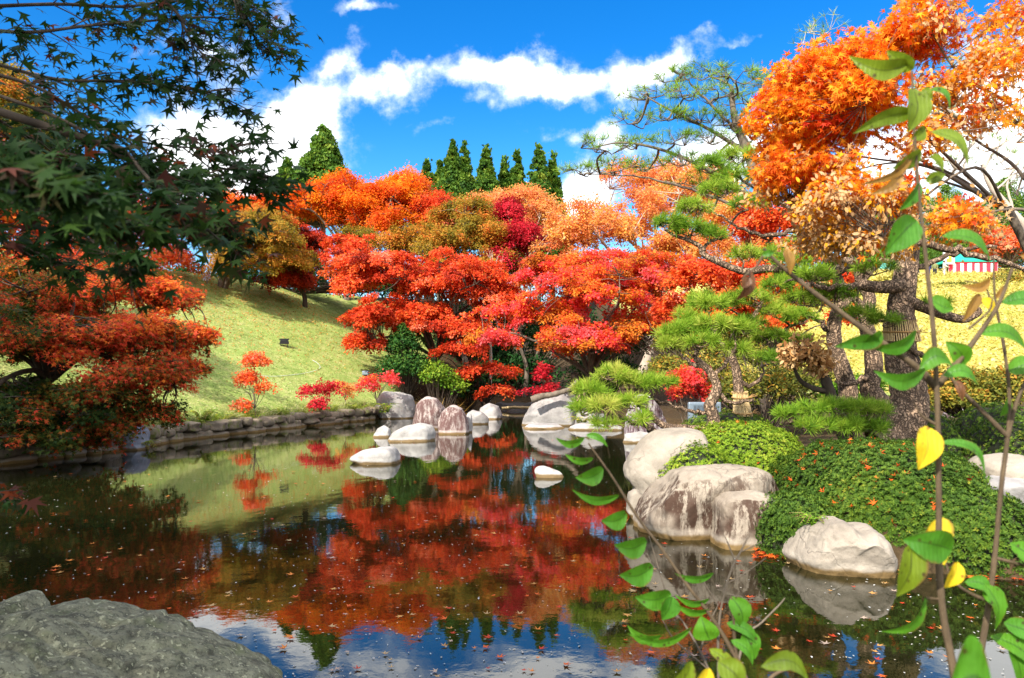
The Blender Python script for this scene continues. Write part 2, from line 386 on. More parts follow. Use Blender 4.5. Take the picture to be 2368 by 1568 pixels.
zone = t.n('ShaderNodeAttribute', attribute_name='tone').outputs['Fac']
f1 = t.noise(pos, 2.2, 6, .6); f2 = t.noise(pos, 16, 5, .7)
soil = t.ramp(f2, [(.3, (.030, .020, .010)), (.6, (.09, .06, .03)), (.8, (.20, .07, .02))])
g1 = t.ramp(t.m('ADD', t.m('MULTIPLY', f1, .7), t.m('MULTIPLY', f2, .3)), [(.3, (.13, .22, .035)), (.5, (.28, .35, .09)), (.7, (.47, .44, .17))])
y1 = t.ramp(f2, [(.3, (.30, .28, .05)), (.7, (.62, .52, .14))])
col = t.mix(t.smooth(t.m('ADD', zone, t.m('MULTIPLY', t.m('SUBTRACT', f2, .5), .3)), .3, .5), soil, g1)
col = t.mix(t.smooth(zone, 1.4, 1.6), col, y1)
b = t.n('ShaderNodeBump', i={'Strength': .6, 'Distance': .05, 'Height': t.noise(pos, 30, 4, .7)})
p = t.n('ShaderNodeBsdfPrincipled', i={'Base Color': col, 'Roughness': .95, 'Specular IOR Level': .1, 'Normal': b.outputs[0]})
finish(t, p.outputs[0])
tag(mk('ground', np.stack([XX, YY, ZZ], -1), gf, m, tone=np.where(yel > .3, 1+yel, lawn).ravel(), smooth=True), kind='structure')

# water: a still sheet in the two hollows
m, t = newmat('pond_water')
pos = t.n('ShaderNodeNewGeometry').outputs['Position']
w1 = t.noise(t.n('ShaderNodeMapping', i={0: pos, 3: (1, .55, 1)}).outputs[0], 2.6, 2, .5)
w2 = t.noise(pos, 11, 3, .55)
h = t.m('ADD', w1, t.m('MULTIPLY', w2, .22))
b = t.n('ShaderNodeBump', i={'Strength': .034, 'Distance': .06, 'Height': h})
p = t.n('ShaderNodeBsdfPrincipled', i={'Base Color': (.010, .011, .003, 1), 'Roughness': .012, 'IOR': 1.62, 'Specular IOR Level': .5, 'Normal': b.outputs[0]})
finish(t, p.outputs[0]); M['water'] = m
wx = np.linspace(-14, 18, 9); wy = np.linspace(.5, 37, 9)
A, B = np.meshgrid(wx, wy); ii = np.arange(81).reshape(9, 9)
tag(mk('water', np.stack([A, B, A*0], -1), np.stack([ii[:-1, :-1], ii[:-1, 1:], ii[1:, 1:], ii[1:, :-1]], -1).reshape(-1, 4), m), kind='structure')

# ------------------------------------------------------------------ grass blades on the slopes
def scatter(n, x0, x1, y0, y1, ok, dens_pow=1.0):
    x = rng.uniform(x0, x1, n); y = y0+(y1-y0)*rng.random(n)**dens_pow
    k = ok(x, y); x, y = x[k], y[k]; return np.stack([x, y, ground(x, y)], -1)
P = scatter(300000, -22, -2.8, 10, 40, lambda x, y: (poly_sd(x, y, POND) > .18) & (x < -3.3) & (rng.random(len(x)) < sst(x*-1, 3.0, 5)), 1.15)
L = Leaves(); n = len(P)
patch = .5+.5*np.sin(P[:, 0]*1.1+np.sin(P[:, 1]*.9)*2)*np.sin(P[:, 1]*.8+P[:, 0]*.35)
up = np.stack([rng.normal(0, .8, n), rng.normal(0, .8, n), np.full(n, .6)], 1)
L.add(P, up, np.stack([rng.normal(.3, .6, n), rng.normal(-.3, .6, n), np.full(n, 1.0)], 1), rng.uniform(.03, .075, n), 'tri', np.clip(.42+.3*patch+rng.normal(0, .13, n), 0, 1))
# dropped leaves on the turf under the trees
Q = scatter(14000, -20, -2.5, 20, 38, lambda x, y: (poly_sd(x, y, POND) > .3) & (rng.random(len(x)) < sst(poly_sd(x, y, POND), 1, 8)))
tag(L.build('grass', M['grass']), kind='stuff')
L = Leaves(); n = len(Q)
L.add(Q+[0, 0, .05], rng.normal(size=(n, 3))*[1, 1, .2], rng.normal(size=(n, 3))*.3+[0, 0, 1], rng.uniform(.05, .09, n), 'diamond', rng.random(n))
tag(L.build('leaf_litter', M['salmon']), kind='stuff')
P = scatter(150000, 6, 60, 25, 84, lambda x, y: (rng.random(len(x)) < sst(x, 6, 9)) & (np.abs(x/y-.55) < .28), .8)
L = Leaves(); n = len(P)
L.add(P+np.stack([np.zeros(n), np.zeros(n), rng.uniform(0, .35, n)], 1), rng.normal(size=(n, 3)), rng.normal(size=(n, 3))*.7+[-.2, -.3, 1], rng.uniform(.10, .24, n), 'diamond', np.clip(rng.normal(.48, .25, n)+.22*np.sin(P[:, 0]*.5+np.sin(P[:, 1]*.3)*2)*np.sin(P[:, 1]*.45+P[:, 0]*.2), 0, 1))
tag(L.build('ground_cover', M['yellowleaf']), kind='stuff')

# ------------------------------------------------------------------ rock tool
ICO = {}
def ico(sub):
    if sub not in ICO:
        bm = bmesh.new(); bmesh.ops.create_icosphere(bm, subdivisions=sub, radius=1)
        ICO[sub] = (np.array([v.co[:] for v in bm.verts]), np.array([[v.index for v in f.verts] for f in bm.faces])); bm.free()
    return ICO[sub]
def rock(label, pts, Y, depth, mat, sub=5, seed=0, nz=.05, facets=3, group=None, name='rock', yo=.25, lean=0.0, pw=2.5):
    """pts: outline in photo pixels seen at distance Y; the body goes `depth` metres deep and is shaped in the round"""
    r_ = np.random.default_rng(seed+100)
    P = np.array([at(a, b, Y)[[0, 2]] for a, b in pts]); k_ = P[:, 1] < .02+.10*(P[:, 1].min()+.02 < .02)*(P[:, 1] <= .03); P[k_, 1] -= .13*min(1, .4+.5*depth); c = (P.min(0)+P.max(0))/2; c = .5*c+.5*P.mean(0)
    th = np.linspace(-np.pi, np.pi, 180, endpoint=False)
    Rr = np.zeros(180)
    E = np.roll(P, -1, 0)
    for i, a in enumerate(th):                                     # outline radius by direction
        dx, dz = np.cos(a), np.sin(a); best = 0
        for p0, p1 in zip(P-c, E-c):
            ex, ez = p1-p0; den = dx*ez-dz*ex
            if abs(den) < 1e-12: continue
            tt = (p0[0]*ez-p0[1]*ex)/den; s_ = (p0[0]*dz-p0[1]*dx)/den
            if tt > 0 and -1e-6 <= s_ <= 1+1e-6: best = max(best, tt)
        Rr[i] = best
    ker = np.exp(-.5*(np.arange(-6, 7)/1.8)**2); ker /= ker.sum()
    Rr = np.convolve(np.concatenate([Rr[-6:], Rr, Rr[:6]]), ker, 'valid')
    V, Fc = ico(sub)
    V = V.copy()
    for k in range(facets):                                        # flatten some of the sides
        nrm = unit(r_.normal(size=3)*[1, 1.6, .8]); 
        if nrm[1] > 0 and k % 2 == 0: nrm[1] *= -1
        nrm = unit(nrm-np.array([0, 0, 0])); nrm[[0, 2]] *= .6; nrm = unit(nrm)
        o = r_.uniform(.52, .78); e = V@nrm-o
        V = V-nrm*np.where(e > 0, e*.8, 0)[:, None]
    a = np.arctan2(V[:, 2], V[:, 0]); rad = np.hypot(V[:, 0], V[:, 2])
    rr = np.interp(a, np.append(th, np.pi), np.append(Rr, Rr[0]))
    q = np.sign(V[:, 1])*np.abs(V[:, 1])
    s_ = np.where(rad < 1, (1-np.abs(1-rad)**pw)**1.0, 1) if pw else rad
    s_ = rad**(.62)
    x = c[0]+np.cos(a)*rr*s_+lean*q; z = c[1]+np.sin(a)*rr*s_; y = Y+yo*depth+q*depth*.5
    X = np.stack([x, y, z], -1)
    size = float(np.mean(Rr)); nr = unit(X-np.array([c[0], Y+yo*depth, c[1]]))
    dsp = np.array([mnoise.fractal(Vector(p)*(1.5/size)+Vector((seed*3.1, seed, 0)), .9, 2.1, 5) for p in X])
    rid = np.array([mnoise.noise(Vector(p)*(3.6/size)+Vector((seed, 7, seed*2))) for p in X])
    X = X+nr*(size*(nz*dsp-nz*.9*np.maximum(0, .25-np.abs(rid))*2))[:, None]
    base = (c[0], Y+yo*depth, float(X[:, 2].min()))
    return tag(mk(name, X, Fc, mat, loc=base, smooth=True), label, 'rock', group)

M['rock_white'] = rock_mat('pale_granite', (.42, .395, .36), (.21, .195, .18), (.13, .08, .075), .30)
M['rock_stain'] = rock_mat('stained_granite', (.44, .37, .33), (.20, .14, .125), (.13, .07, .062), .78)
M['rock_grey'] = rock_mat('grey_granite', (.40, .375, .35), (.18, .165, .16), (.10, .08, .075), .35)
M['rock_tan'] = rock_mat('warm_granite', (.37, .315, .25), (.19, .16, .125), None, .3, grain=.35)
M['rock_patch'] = rock_mat('patched_granite', (.36, .30, .23), (.22, .175, .13), (.06, .032, .020), .57, grain=.5)
M['rock_dark'] = rock_mat('shaded_granite', (.24, .235, .15), (.075, .072, .048), None, .3, moss=(.14, .15, .075), band=False, grain=1.0, scale=9)
M['rock_purple'] = rock_mat('mottled_granite', (.60, .56, .54), (.25, .18, .20), (.11, .06, .07), .55)
M['rock_blue'] = rock_mat('bluish_granite', (.26, .28, .33), (.12, .13, .16), None, .3)

rock('tall rounded boulder with purple brown stains behind the smaller stained boulder', [(940, 1006), (950, 965), (962, 932), (985, 914), (1008, 921), (1025, 945), (1034, 990), (1025, 1012)], 21.4, 1.3, M['rock_stain'], seed=1, facets=4)
rock('egg shaped boulder with vertical brown streaks and pale base in the pond', [(1012, 1014), (1011, 975), (1020, 952), (1042, 937), (1066, 943), (1079, 970), (1083, 1000), (1072, 1014)], 19.6, .95, M['rock_stain'], seed=2, facets=3)
rock('small grey stone wedged behind the egg shaped boulder', [(1074, 1010), (1075, 970), (1089, 955), (1092, 985), (1090, 1006)], 20.2, .5, M['rock_grey'], 4, seed=3)
rock('pale angular rock beside dry grass behind the stained boulders', [(1070, 985), (1078, 958), (1090, 944), (1112, 950), (1130, 968), (1126, 985)], 23.6, .8, M['rock_grey'], 4, seed=4)
rock('rounded grey rock next to the bamboo weir', [(1105, 970), (1108, 945), (1130, 932), (1153, 940), (1162, 962), (1150, 978)], 26.5, 1.1, M['rock_grey'], 4, seed=5)
rock('long flat white rock lying in the water before the stained boulders', [(884, 1022), (903, 1002), (930, 988), (968, 980), (995, 985), (1005, 1003), (998, 1026), (920, 1030)], 17.4, 1.3, M['rock_white'], seed=6, facets=2)
rock('small pointed white rock touching the long flat white rock', [(856, 1010), (870, 992), (885, 984), (899, 992), (905, 1012), (880, 1018)], 18.6, .6, M['rock_white'], 4, seed=7)
rock('low white rock with a humped end alone in mid pond', [(800, 1062), (830, 1044), (868, 1038), (892, 1031), (910, 1031), (922, 1042), (928, 1060), (915, 1078), (840, 1080)], 13.0, .8, M['rock_white'], seed=8, facets=2)
rock('smallest stone poking from the pond, cream and flat', [(1234, 1088), (1245, 1080), (1258, 1079), (1280, 1086), (1298, 1094), (1308, 1100), (1290, 1112), (1245, 1110)], 11.2, .35, M['rock_white'], 4, seed=9)
rock('big pale boulder on the stone bank under the pink sapling', [(858, 945), (864, 920), (880, 905), (920, 903), (950, 915), (958, 945), (945, 985), (890, 985)], 26.8, 1.6, M['rock_grey'], seed=10)
rock('blocky grey rock under the fallen log by the pine', [(1200, 1000), (1212, 962), (1228, 937), (1252, 922), (1300, 914), (1330, 930), (1338, 980), (1320, 1010), (1220, 1010)], 22.9, 1.6, M['rock_grey'], seed=11, facets=5)
rock('grey stone capped with red leaves behind the blocky grey rock', [(1225, 945), (1240, 922), (1262, 907), (1308, 904), (1335, 915), (1340, 945)], 24.4, 1.2, M['rock_grey'], 4, seed=12)
rock('low flat ledge stone at the foot of the blocky grey rock', [(1196, 990), (1225, 980), (1290, 981), (1322, 990), (1300, 1002), (1210, 1001)], 21.6, 1.1, M['rock_grey'], 4, seed=13)
rock('long shore ledge edged with red leaves under pine needles', [(1310, 992), (1340, 979), (1420, 981), (1455, 990), (1430, 1004), (1320, 1004)], 21.0, 1.1, M['rock_grey'], 4, seed=14)
rock('rough brown stone half hidden by pine needles above the shore ledge', [(1325, 995), (1335, 955), (1360, 938), (1395, 945), (1410, 975), (1405, 1000)], 22.2, 1.0, M['rock_grey'], 4, seed=15)
rock('upright mottled rock, white and purple, behind the pine branch', [(1447, 1028), (1450, 985), (1455, 940), (1468, 910), (1488, 904), (1508, 914), (1533, 945), (1548, 985), (1547, 1028)], 17.8, 1.3, M['rock_purple'], seed=16, facets=4)
rock('pale footing stone under the upright mottled rock', [(1438, 1026), (1448, 1004), (1485, 998), (1512, 1004), (1516, 1026), (1470, 1032)], 17.0, .6, M['rock_white'], 4, seed=17)
rock('smooth cream boulder leaning to the water under the straw wrapped pine', [(1453, 1087), (1470, 1058), (1500, 1022), (1535, 1000), (1600, 994), (1642, 1003), (1655, 1050), (1630, 1120), (1560, 1230), (1468, 1222), (1480, 1170), (1478, 1140), (1455, 1112)], 8.1, 1.4, M['rock_tan'], 6, seed=18, nz=.035, facets=6)
rock('small cream stone under the overhang of the smooth cream boulder', [(1452, 1185), (1455, 1140), (1470, 1128), (1489, 1146), (1498, 1190), (1478, 1215)], 7.9, .4, M['rock_tan'], 4, seed=19)
rock('broad tan boulder with dark brown patches at the water edge', [(1462, 1222), (1488, 1172), (1535, 1128), (1595, 1090), (1650, 1083), (1740, 1085), (1795, 1092), (1830, 1150), (1832, 1230), (1740, 1290), (1650, 1285), (1560, 1268), (1480, 1245)], 7.0, 1.3, M['rock_patch'], 6, seed=20, nz=.055, facets=7)
rock('rounded lobe boulder fronting the broad tan boulder below the azalea', [(1660, 1275), (1668, 1165), (1690, 1147), (1760, 1143), (1815, 1158), (1833, 1185), (1800, 1240), (1745, 1292), (1690, 1300)], 6.6, .8, M['rock_patch'], 6, seed=21, nz=.05, facets=3)
rock('pinkish granite boulder with a notched top in the shallows', [(1836, 1312), (1858, 1272), (1900, 1232), (1945, 1208), (1968, 1207), (1980, 1222), (2005, 1232), (2030, 1222), (2062, 1245), (2085, 1295), (2075, 1345), (2000, 1362), (1880, 1352)], 5.7, .8, M['rock_tan'], 6, seed=22, nz=.05, facets=6)
rock('top pale boulder of the pile beside the large azalea', [(2283, 1082), (2310, 1060), (2367, 1054), (2425, 1062), (2440, 1120), (2400, 1145), (2310, 1120)], 6.5, .7, M['rock_tan'], 5, seed=23, nz=.04)
rock('middle grey boulder of the pile beside the large azalea', [(2300, 1125), (2340, 1108), (2420, 1118), (2450, 1200), (2400, 1235), (2330, 1190)], 6.2, .7, M['rock_grey'], 5, seed=24)
rock('lowest tan boulder of the pile beside the large azalea', [(2330, 1190), (2400, 1180), (2460, 1240), (2440, 1350), (2370, 1320), (2345, 1260)], 5.9, .7, M['rock_tan'], 5, seed=25)
rock('distant pinkish rock standing in the second pond', [(2188, 1000), (2193, 955), (2213, 930), (2240, 938), (2262, 960), (2264, 1000), (2230, 1005)], 22.5, 1.2, M['rock_purple'], 4, seed=26)
rock('flat bluish stepping stone behind the large azalea', [(2180, 1030), (2200, 1017), (2240, 1010), (2264, 1014), (2262, 1034), (2220, 1040)], 11.5, .7, M['rock_blue'], 4, seed=27)
rock('dark bluish bank rock under the drooping dark maple', [(230, 1052), (240, 1005), (260, 988), (310, 984), (322, 1000), (322, 1045), (300, 1058)], 15.3, 1.0, M['rock_blue'], 5, seed=28, facets=5)
rock('mossy grey boulder filling the near corner of the shore', [(-260, 1570), (-120, 1466), (0, 1424), (60, 1410), (130, 1412), (185, 1424), (228, 1452), (280, 1448), (360, 1480), (440, 1520), (530, 1556), (630, 1610), (700, 1700), (450, 1850), (0, 1900), (-260, 1800)], 2.75, 1.5, M['rock_dark'], 7, seed=29, nz=.085, facets=2, yo=-.1)
rock('small dark boulder just showing past the mossy boulder', [(-80, 1470), (-40, 1410), (-5, 1396), (18, 1402), (40, 1440), (20, 1500)], 3.5, .5, M['rock_dark'], 5, seed=30)
rock('grey stone set among the ferns of the bank', [(1100, 1000), (1090, 985), (1120, 978), (1160, 985), (1150, 1000)], 30, .9, M['rock_grey'], 4, seed=31)

# ------------------------------------------------------------------ stone retaining wall along the lawn
bank = spline([(-9.1, 12.2), (-8.2, 15), (-7.93, 17.7), (-7.2, 20.2), (-6.3, 22.8), (-4.95, 26.3)], 30)
seg = np.concatenate([[0], np.cumsum(np.linalg.norm(np.diff(bank, axis=0), axis=1))])
V2, F2 = [], []; nv = 0
iv, jf = ico(3)
for row, (zb, hh) in enumerate(((-.16, .34), (.13, .27))):
    s0 = 0.0
    while s0 < seg[-1]-.3:
        ln = rng.uniform(.22, .8); c0 = min(s0+ln/2, seg[-1])
        px_ = np.interp(c0, seg, bank[:, 0]); py_ = np.interp(c0, seg, bank[:, 1])
        q0 = np.array([np.interp(c0-.2, seg, bank[:, 0]), np.interp(c0-.2, seg, bank[:, 1])]); q1 = np.array([np.interp(c0+.2, seg, bank[:, 0]), np.interp(c0+.2, seg, bank[:, 1])])
        tx = unit(q1-q0); nrm = np.array([tx[1], -tx[0]])
        v = np.sign(iv)*np.abs(iv)**.55; v = v+rng.normal(0, .20, 3)*np.abs(v[:, [1, 2, 0]]); v = v*(1+.06*np.sin(v[:, [2, 0, 1]]*5+rng.uniform(0, 6, 3)))
        hj = hh*rng.uniform(.75, 1.15); dj = rng.uniform(.22, .34)
        lx, ly, lz = v[:, 0]*ln*.52, v[:, 1]*dj, v[:, 2]*hj*.52
        w = np.stack([px_+lx*tx[0]-(ly-.02+row*-.06)*nrm[0]*-1*-1, py_+lx*tx[1]-(ly-.02)*nrm[1], zb+hh/2+lz+rng.normal(0, .035)], -1)
        V2.append(w); F2.append(jf+nv); nv += len(w); s0 += ln*.98
M['wallstone'] = rock_mat('wall_stone', (.27, .215, .15), (.07, .055, .04), (.05, .035, .03), .4, moss=(.12, .13, .03), scale=2.6)
tag(mk('stone_wall', np.concatenate(V2), np.concatenate(F2), M['wallstone'], loc=(-7.9, 17, -.1), smooth=True), 'low wall of irregular stones along the pond edge of the lawn', 'stone wall')
# ------------------------------------------------------------------ trees
def blob(px, py, rx, ry, Y, dm=None):
    """crown lobe: outline ellipse in photo pixels at distance Y, dm metres deep -> centre, radii"""
    c = at(px, py, Y); a = rx/F*Y; b = ry/F*Y
    return c, np.array([a, dm if dm else max(a, b)*.8, b])

def maple(name, label, base, blobs, leaves, size, mat, kind='diamond', trunk_r=.12, fork=.35, spray=(.35, .8), tone=(.5, .16, .1), nsp=90, bark='bark', cat='tree', group=None, stems=1, shell=.55, flat=.22, tonefn=None, upn=.9, twigs=4, limb_r=None, aim=None, kind2=None, nlimb=14):
    """crown of layered leaf sprays carried by limbs; parts: trunk (with its limbs), crown"""
    base = np.asarray(base, float)
    root = empty(name, base, label, cat, group)
    vol = np.array([np.prod(r)**.7 for _, r in blobs]); pr = vol/vol.sum()
    cs, rs, outs = [], [], []
    for k in rng.choice(len(blobs), nsp, p=pr):
        c, r = blobs[k]
        d = unit(rng.normal(size=3)); 
        if d[2] < -.35: d[2] *= -.6
        q = rng.uniform(shell, 1.0)
        cs.append(c+d*r*q); outs.append(d); rs.append(rng.uniform(*spray))
    cs, rs, outs = np.array(cs), np.array(rs), np.array(outs)
    ctr = np.mean([b[0] for b in blobs], 0)
    top = base+(ctr-base)*fork if aim is None else np.asarray(aim, float)
    # limbs
    tb = Tubes(); nodes = []
    tip = np.array(top)
    for s in range(stems):
        jit = rng.normal(0, .25*max(stems-1, 0)+.001, 3)*[1, 1, .2]
        mid = (base+top)/2+rng.normal(0, .06*np.linalg.norm(top-base), 3)*[1, 1, .2]+jit*.5
        p = spline([base+jit*.3-[0, 0, .15], mid, top+jit], 8); tb.add(p, trunk_r*(1 if stems == 1 else .65), trunk_r*.6, 8, .05)
        nodes += list(p[10:])
    order = [int(rng.integers(nsp))]
    dd = np.linalg.norm(cs-cs[order[0]], axis=1)
    for _ in range(min(nlimb, nsp-1)):
        j = int(np.argmax(dd)); order.append(j); dd = np.minimum(dd, np.linalg.norm(cs-cs[j], axis=1))
    lr = limb_r or trunk_r*.42
    for j in order:
        e = top+(cs[j]-top)*.9; L_ = np.linalg.norm(e-top)
        m1 = top+(e-top)*.33+np.array([0, 0, .12*L_])+rng.normal(0, .06*L_, 3); m2 = top+(e-top)*.68+np.array([0, 0, .10*L_])+rng.normal(0, .06*L_, 3)
        p = spline([top-[0, 0, .05], m1, m2, e], 6); tb.add(p, lr, lr*.22, 6, .04); nodes += list(p[4:])
    N = np.array(nodes)
    for j in range(nsp):
        k = int(np.argmin(np.linalg.norm(N-cs[j], axis=1)+.3*np.maximum(0, N[:, 2]-cs[j, 2])))
        a, e = N[k], cs[j]; mid = (a+e)/2+rng.normal(0, .1, 3)*np.linalg.norm(e-a)
        tb.add(spline([a, mid, e], 4), lr*.25, lr*.08, 4)
        for _ in range(twigs):
            ang = rng.uniform(0, 6.28); d = np.array([np.cos(ang), np.sin(ang), rng.uniform(-.15, .2)])
            tb.add(np.array([e, e+d*rs[j]*.45, e+d*rs[j]*.85-[0, 0, .06*rs[j]]]), lr*.09, lr*.04, 3)
    tb.build('trunk', M[bark], root)
    # leaves
    w = rs**2; cnt = rng.multinomial(leaves, w/w.sum()); L = Leaves()
    C, Tn, Nn, To, K2 = [], [], [], [], []
    for j in range(nsp):
        n = cnt[j]; R_ = rs[j]
        if n == 0: continue
        tilt = outs[j]*[.5, .5, 0]; nu = unit(np.array([0, 0, 1.0])+tilt*.95+rng.normal(0, .18, 3))
        a1 = unit(np.cross(nu, [0.3, 1, 0.1])); a2 = np.cross(nu, a1)
        th = rng.uniform(0, 6.283, n); rr = R_*np.sqrt(rng.random(n))*(.75+.35*np.sin(th*3+rng.uniform(0, 6))*np.sin(th*2+rng.uniform(0, 6)))
        pos = cs[j]+rr[:, None]*(np.cos(th)[:, None]*a1+np.sin(th)[:, None]*a2)+(rng.normal(0, (flat+.05)*R_*.5, n)-.28*rr*rr/R_)[:, None]*nu
        rad = (pos-cs[j])
        C.append(pos); Tn.append(rad*1.0+rng.normal(0, .35*R_, (n, 3))-[0, 0, .25*R_]); Nn.append(nu*upn+rng.normal(0, .45, (n, 3)))
        t0 = rng.normal(tone[0], tone[1])
        if tonefn is not None: t0 = t0+tonefn(cs[j])
        k2 = bool(kind2 is not None and kind2(cs[j])); K2.append(np.full(n, k2))
        To.append(np.clip((t0 if not k2 else rng.uniform(.7, .95))+rng.normal(0, tone[2], n), 0, 1))
    C = np.concatenate(C); sz = size*rng.uniform(.75, 1.3, len(C))
    Tn, Nn, To, K2 = np.concatenate(Tn), np.concatenate(Nn), np.concatenate(To), np.concatenate(K2)
    L.add(C[~K2], Tn[~K2], Nn[~K2], sz[~K2], kind, To[~K2]); L.add(C[K2], Tn[K2], Nn[K2]*[1, 1, .3]+[0, -.4, 0], sz[K2]*.72, 'oval', To[K2])
    L.build('crown', M[mat], root)
    return root

def gpt(px, Y, dx=0):                                   # a point on the ground under photo column px
    x = (px-CX)/F*Y; return np.array([x, Y, gz(x, Y)])

# --- middle distance, centre
maple('maple_tree', 'large scarlet maple with layered branches above the dark green shrub', gpt(1050, 30.5), [blob(880, 640, 135, 95, 30, 2.4), blob(1050, 660, 130, 85, 30, 2.4), blob(865, 735, 110, 60, 29, 1.7), blob(1150, 690, 75, 70, 29.5, 1.8), blob(1000, 750, 140, 60, 29.4, 1.8), blob(800, 580, 60, 50, 31, 1.2), blob(850, 790, 60, 25, 28.8, .9), blob(1100, 770, 90, 40, 29, 1.4)],
      95000, .10, 'red', trunk_r=.20, nsp=330, spray=(.28, .68), tone=(.64, .18, .15), bark='darkbark', stems=2, fork=.45, shell=.35)
maple('maple_tree', 'broad pink and scarlet maple reaching over the stream mouth', gpt(1330, 25.5), [blob(1400, 680, 190, 110, 24.5, 2.2), blob(1250, 730, 150, 70, 24.5, 1.9), blob(1560, 650, 110, 80, 25.5, 1.8), blob(1450, 610, 110, 50, 25.5, 1.7), blob(1330, 790, 130, 45, 23.5, 1.5), blob(1140, 790, 80, 35, 24, 1.2), blob(1490, 770, 90, 65, 24, 1.5), blob(1400, 790, 110, 50, 23.8, 1.5), blob(1270, 640, 90, 70, 25, 1.6), blob(1640, 700, 80, 70, 25, 1.4), blob(1560, 800, 60, 45, 24, 1.0), blob(1600, 740, 80, 60, 25, 1.3), blob(1480, 640, 120, 60, 25, 1.5)],
      125000, .078, 'pink', trunk_r=.15, nsp=420, spray=(.22, .55), shell=.3, tone=(.55, .24, .17), stems=3, fork=.35)
maple('maple_tree', 'tall salmon orange tree standing behind the pink maple', gpt(1480, 34), [blob(1420, 525, 180, 95, 33, 2.6), blob(1570, 465, 140, 100, 34, 2.6), blob(1510, 415, 130, 55, 35, 2.2), blob(1300, 560, 80, 70, 33, 2), blob(1660, 560, 80, 90, 33, 2.0), blob(1340, 640, 110, 70, 32.5, 1.8), blob(1480, 620, 130, 80, 33, 1.8), blob(1620, 430, 90, 60, 35, 2.0), blob(1740, 600, 70, 90, 32, 1.6), blob(1580, 580, 110, 80, 32.5, 1.8), blob(1690, 500, 80, 70, 33, 1.8)],
      90000, .10, 'salmon', trunk_r=.25, nsp=340, spray=(.3, .7), shell=.3, tone=(.58, .18, .14), flat=.5, upn=.5, bark='palebark', twigs=6)
maple('maple_tree', 'blazing orange maple on the crest below the lone conifer', gpt(800, 42), [blob(780, 480, 130, 85, 41, 2.8), blob(860, 520, 120, 60, 41, 2.4), blob(900, 470, 110, 60, 42, 2.6), blob(700, 480, 75, 45, 41, 2), blob(780, 420, 60, 30, 42, 1.5), blob(930, 430, 60, 35, 43, 1.6)],
      80000, .115, 'orange', trunk_r=.25, nsp=290, spray=(.35, .8), shell=.3, tone=(.46, .2, .12), flat=.5)
maple('maple_tree', 'rusty red maple at the end of the orange crest near the conifers', gpt(1000, 43), [blob(990, 500, 80, 50, 42, 2.2), blob(950, 435, 45, 35, 43, 1.3), blob(1060, 500, 50, 40, 42, 1.6)],
      30000, .115, 'red', trunk_r=.16, nsp=130, spray=(.35, .75), shell=.3, tone=(.72, .15, .1), flat=.5)
maple('maple_tree', 'olive and bronze tree between the orange crest and the scarlet maple', gpt(1080, 36), [blob(1010, 570, 110, 60, 35.5, 2.2), blob(1120, 560, 90, 65, 36, 2.2), blob(920, 560, 60, 45, 36, 1.6), blob(1080, 500, 80, 50, 37, 1.8), blob(1000, 640, 100, 50, 34.5, 1.6), blob(1130, 630, 90, 60, 35, 1.6), blob(830, 560, 70, 45, 36.5, 1.4)],
      70000, .10, 'olive', trunk_r=.18, nsp=260, spray=(.3, .7), shell=.3, tone=(.5, .19, .13), flat=.45)
maple('maple_tree', 'crimson maple tucked between the olive tree and the salmon tree', gpt(1210, 37), [blob(1205, 560, 62, 52, 36, 1.9), blob(1170, 500, 60, 35, 37.5, 1.5), blob(1160, 610, 60, 40, 35, 1.4)],
      28000, .10, 'crimson', trunk_r=.13, nsp=110, spray=(.3, .7), shell=.3, tone=(.55, .18, .12), flat=.4)
maple('maple_tree', 'pale salmon thinning tree in front of the row of conifers', gpt(1200, 43), [blob(1200, 470, 80, 40, 42, 2.2), blob(1130, 480, 60, 36, 43, 1.9), blob(1250, 500, 50, 50, 41, 1.7)],
      28000, .105, 'salmon', trunk_r=.16, nsp=170, spray=(.3, .65), shell=.3, tone=(.5, .18, .14), flat=.6, upn=.3, bark='palebark', twigs=9)
maple('maple_tree', 'spreading bronze green maple with a forked trunk on top of the lawn', gpt(515, 33.5), [blob(600, 545, 100, 50, 32.5, 2.3), blob(560, 610, 80, 45, 32, 2.0), blob(520, 560, 60, 55, 33, 2.0), blob(660, 600, 70, 50, 33, 2.0), blob(620, 510, 80, 35, 34, 1.8)],
      72000, .09, 'olive', trunk_r=.24, nsp=260, spray=(.3, .75), shell=.35, tone=(.55, .17, .13), stems=2, bark='bark', fork=.42)
maple('maple_tree', 'dull red maple in shade between the bronze maple and the scarlet maple', gpt(705, 36), [blob(690, 600, 60, 50, 35, 1.8), blob(660, 650, 70, 30, 34.5, 1.5), blob(720, 560, 50, 40, 36, 1.5)],
      30000, .10, 'red', trunk_r=.14, nsp=120, spray=(.3, .7), shell=.3, tone=(.36, .15, .1), bark='darkbark')
maple('maple_tree', 'orange bronze tree at the crest under the drooping dark branch', gpt(560, 42), [blob(580, 485, 90, 40, 41, 2.2), blob(500, 510, 70, 45, 41, 2.0), blob(660, 470, 50, 35, 42, 1.6)],
      36000, .11, 'orange', trunk_r=.18, nsp=150, spray=(.35, .75), shell=.3, tone=(.35, .2, .14), flat=.5)
maple('maple_tree', 'orange red tree at the far edge of the lawn behind dark leaves', gpt(330, 33), [blob(300, 520, 150, 70, 32, 2.6), blob(180, 540, 110, 80, 31, 2.4), blob(400, 600, 60, 40, 32, 1.6), blob(60, 430, 100, 110, 30, 2.2), blob(210, 620, 140, 50, 29, 2.0)],
      60000, .10, 'red', trunk_r=.2, nsp=230, spray=(.35, .8), tone=(.74, .17, .12), flat=.45)
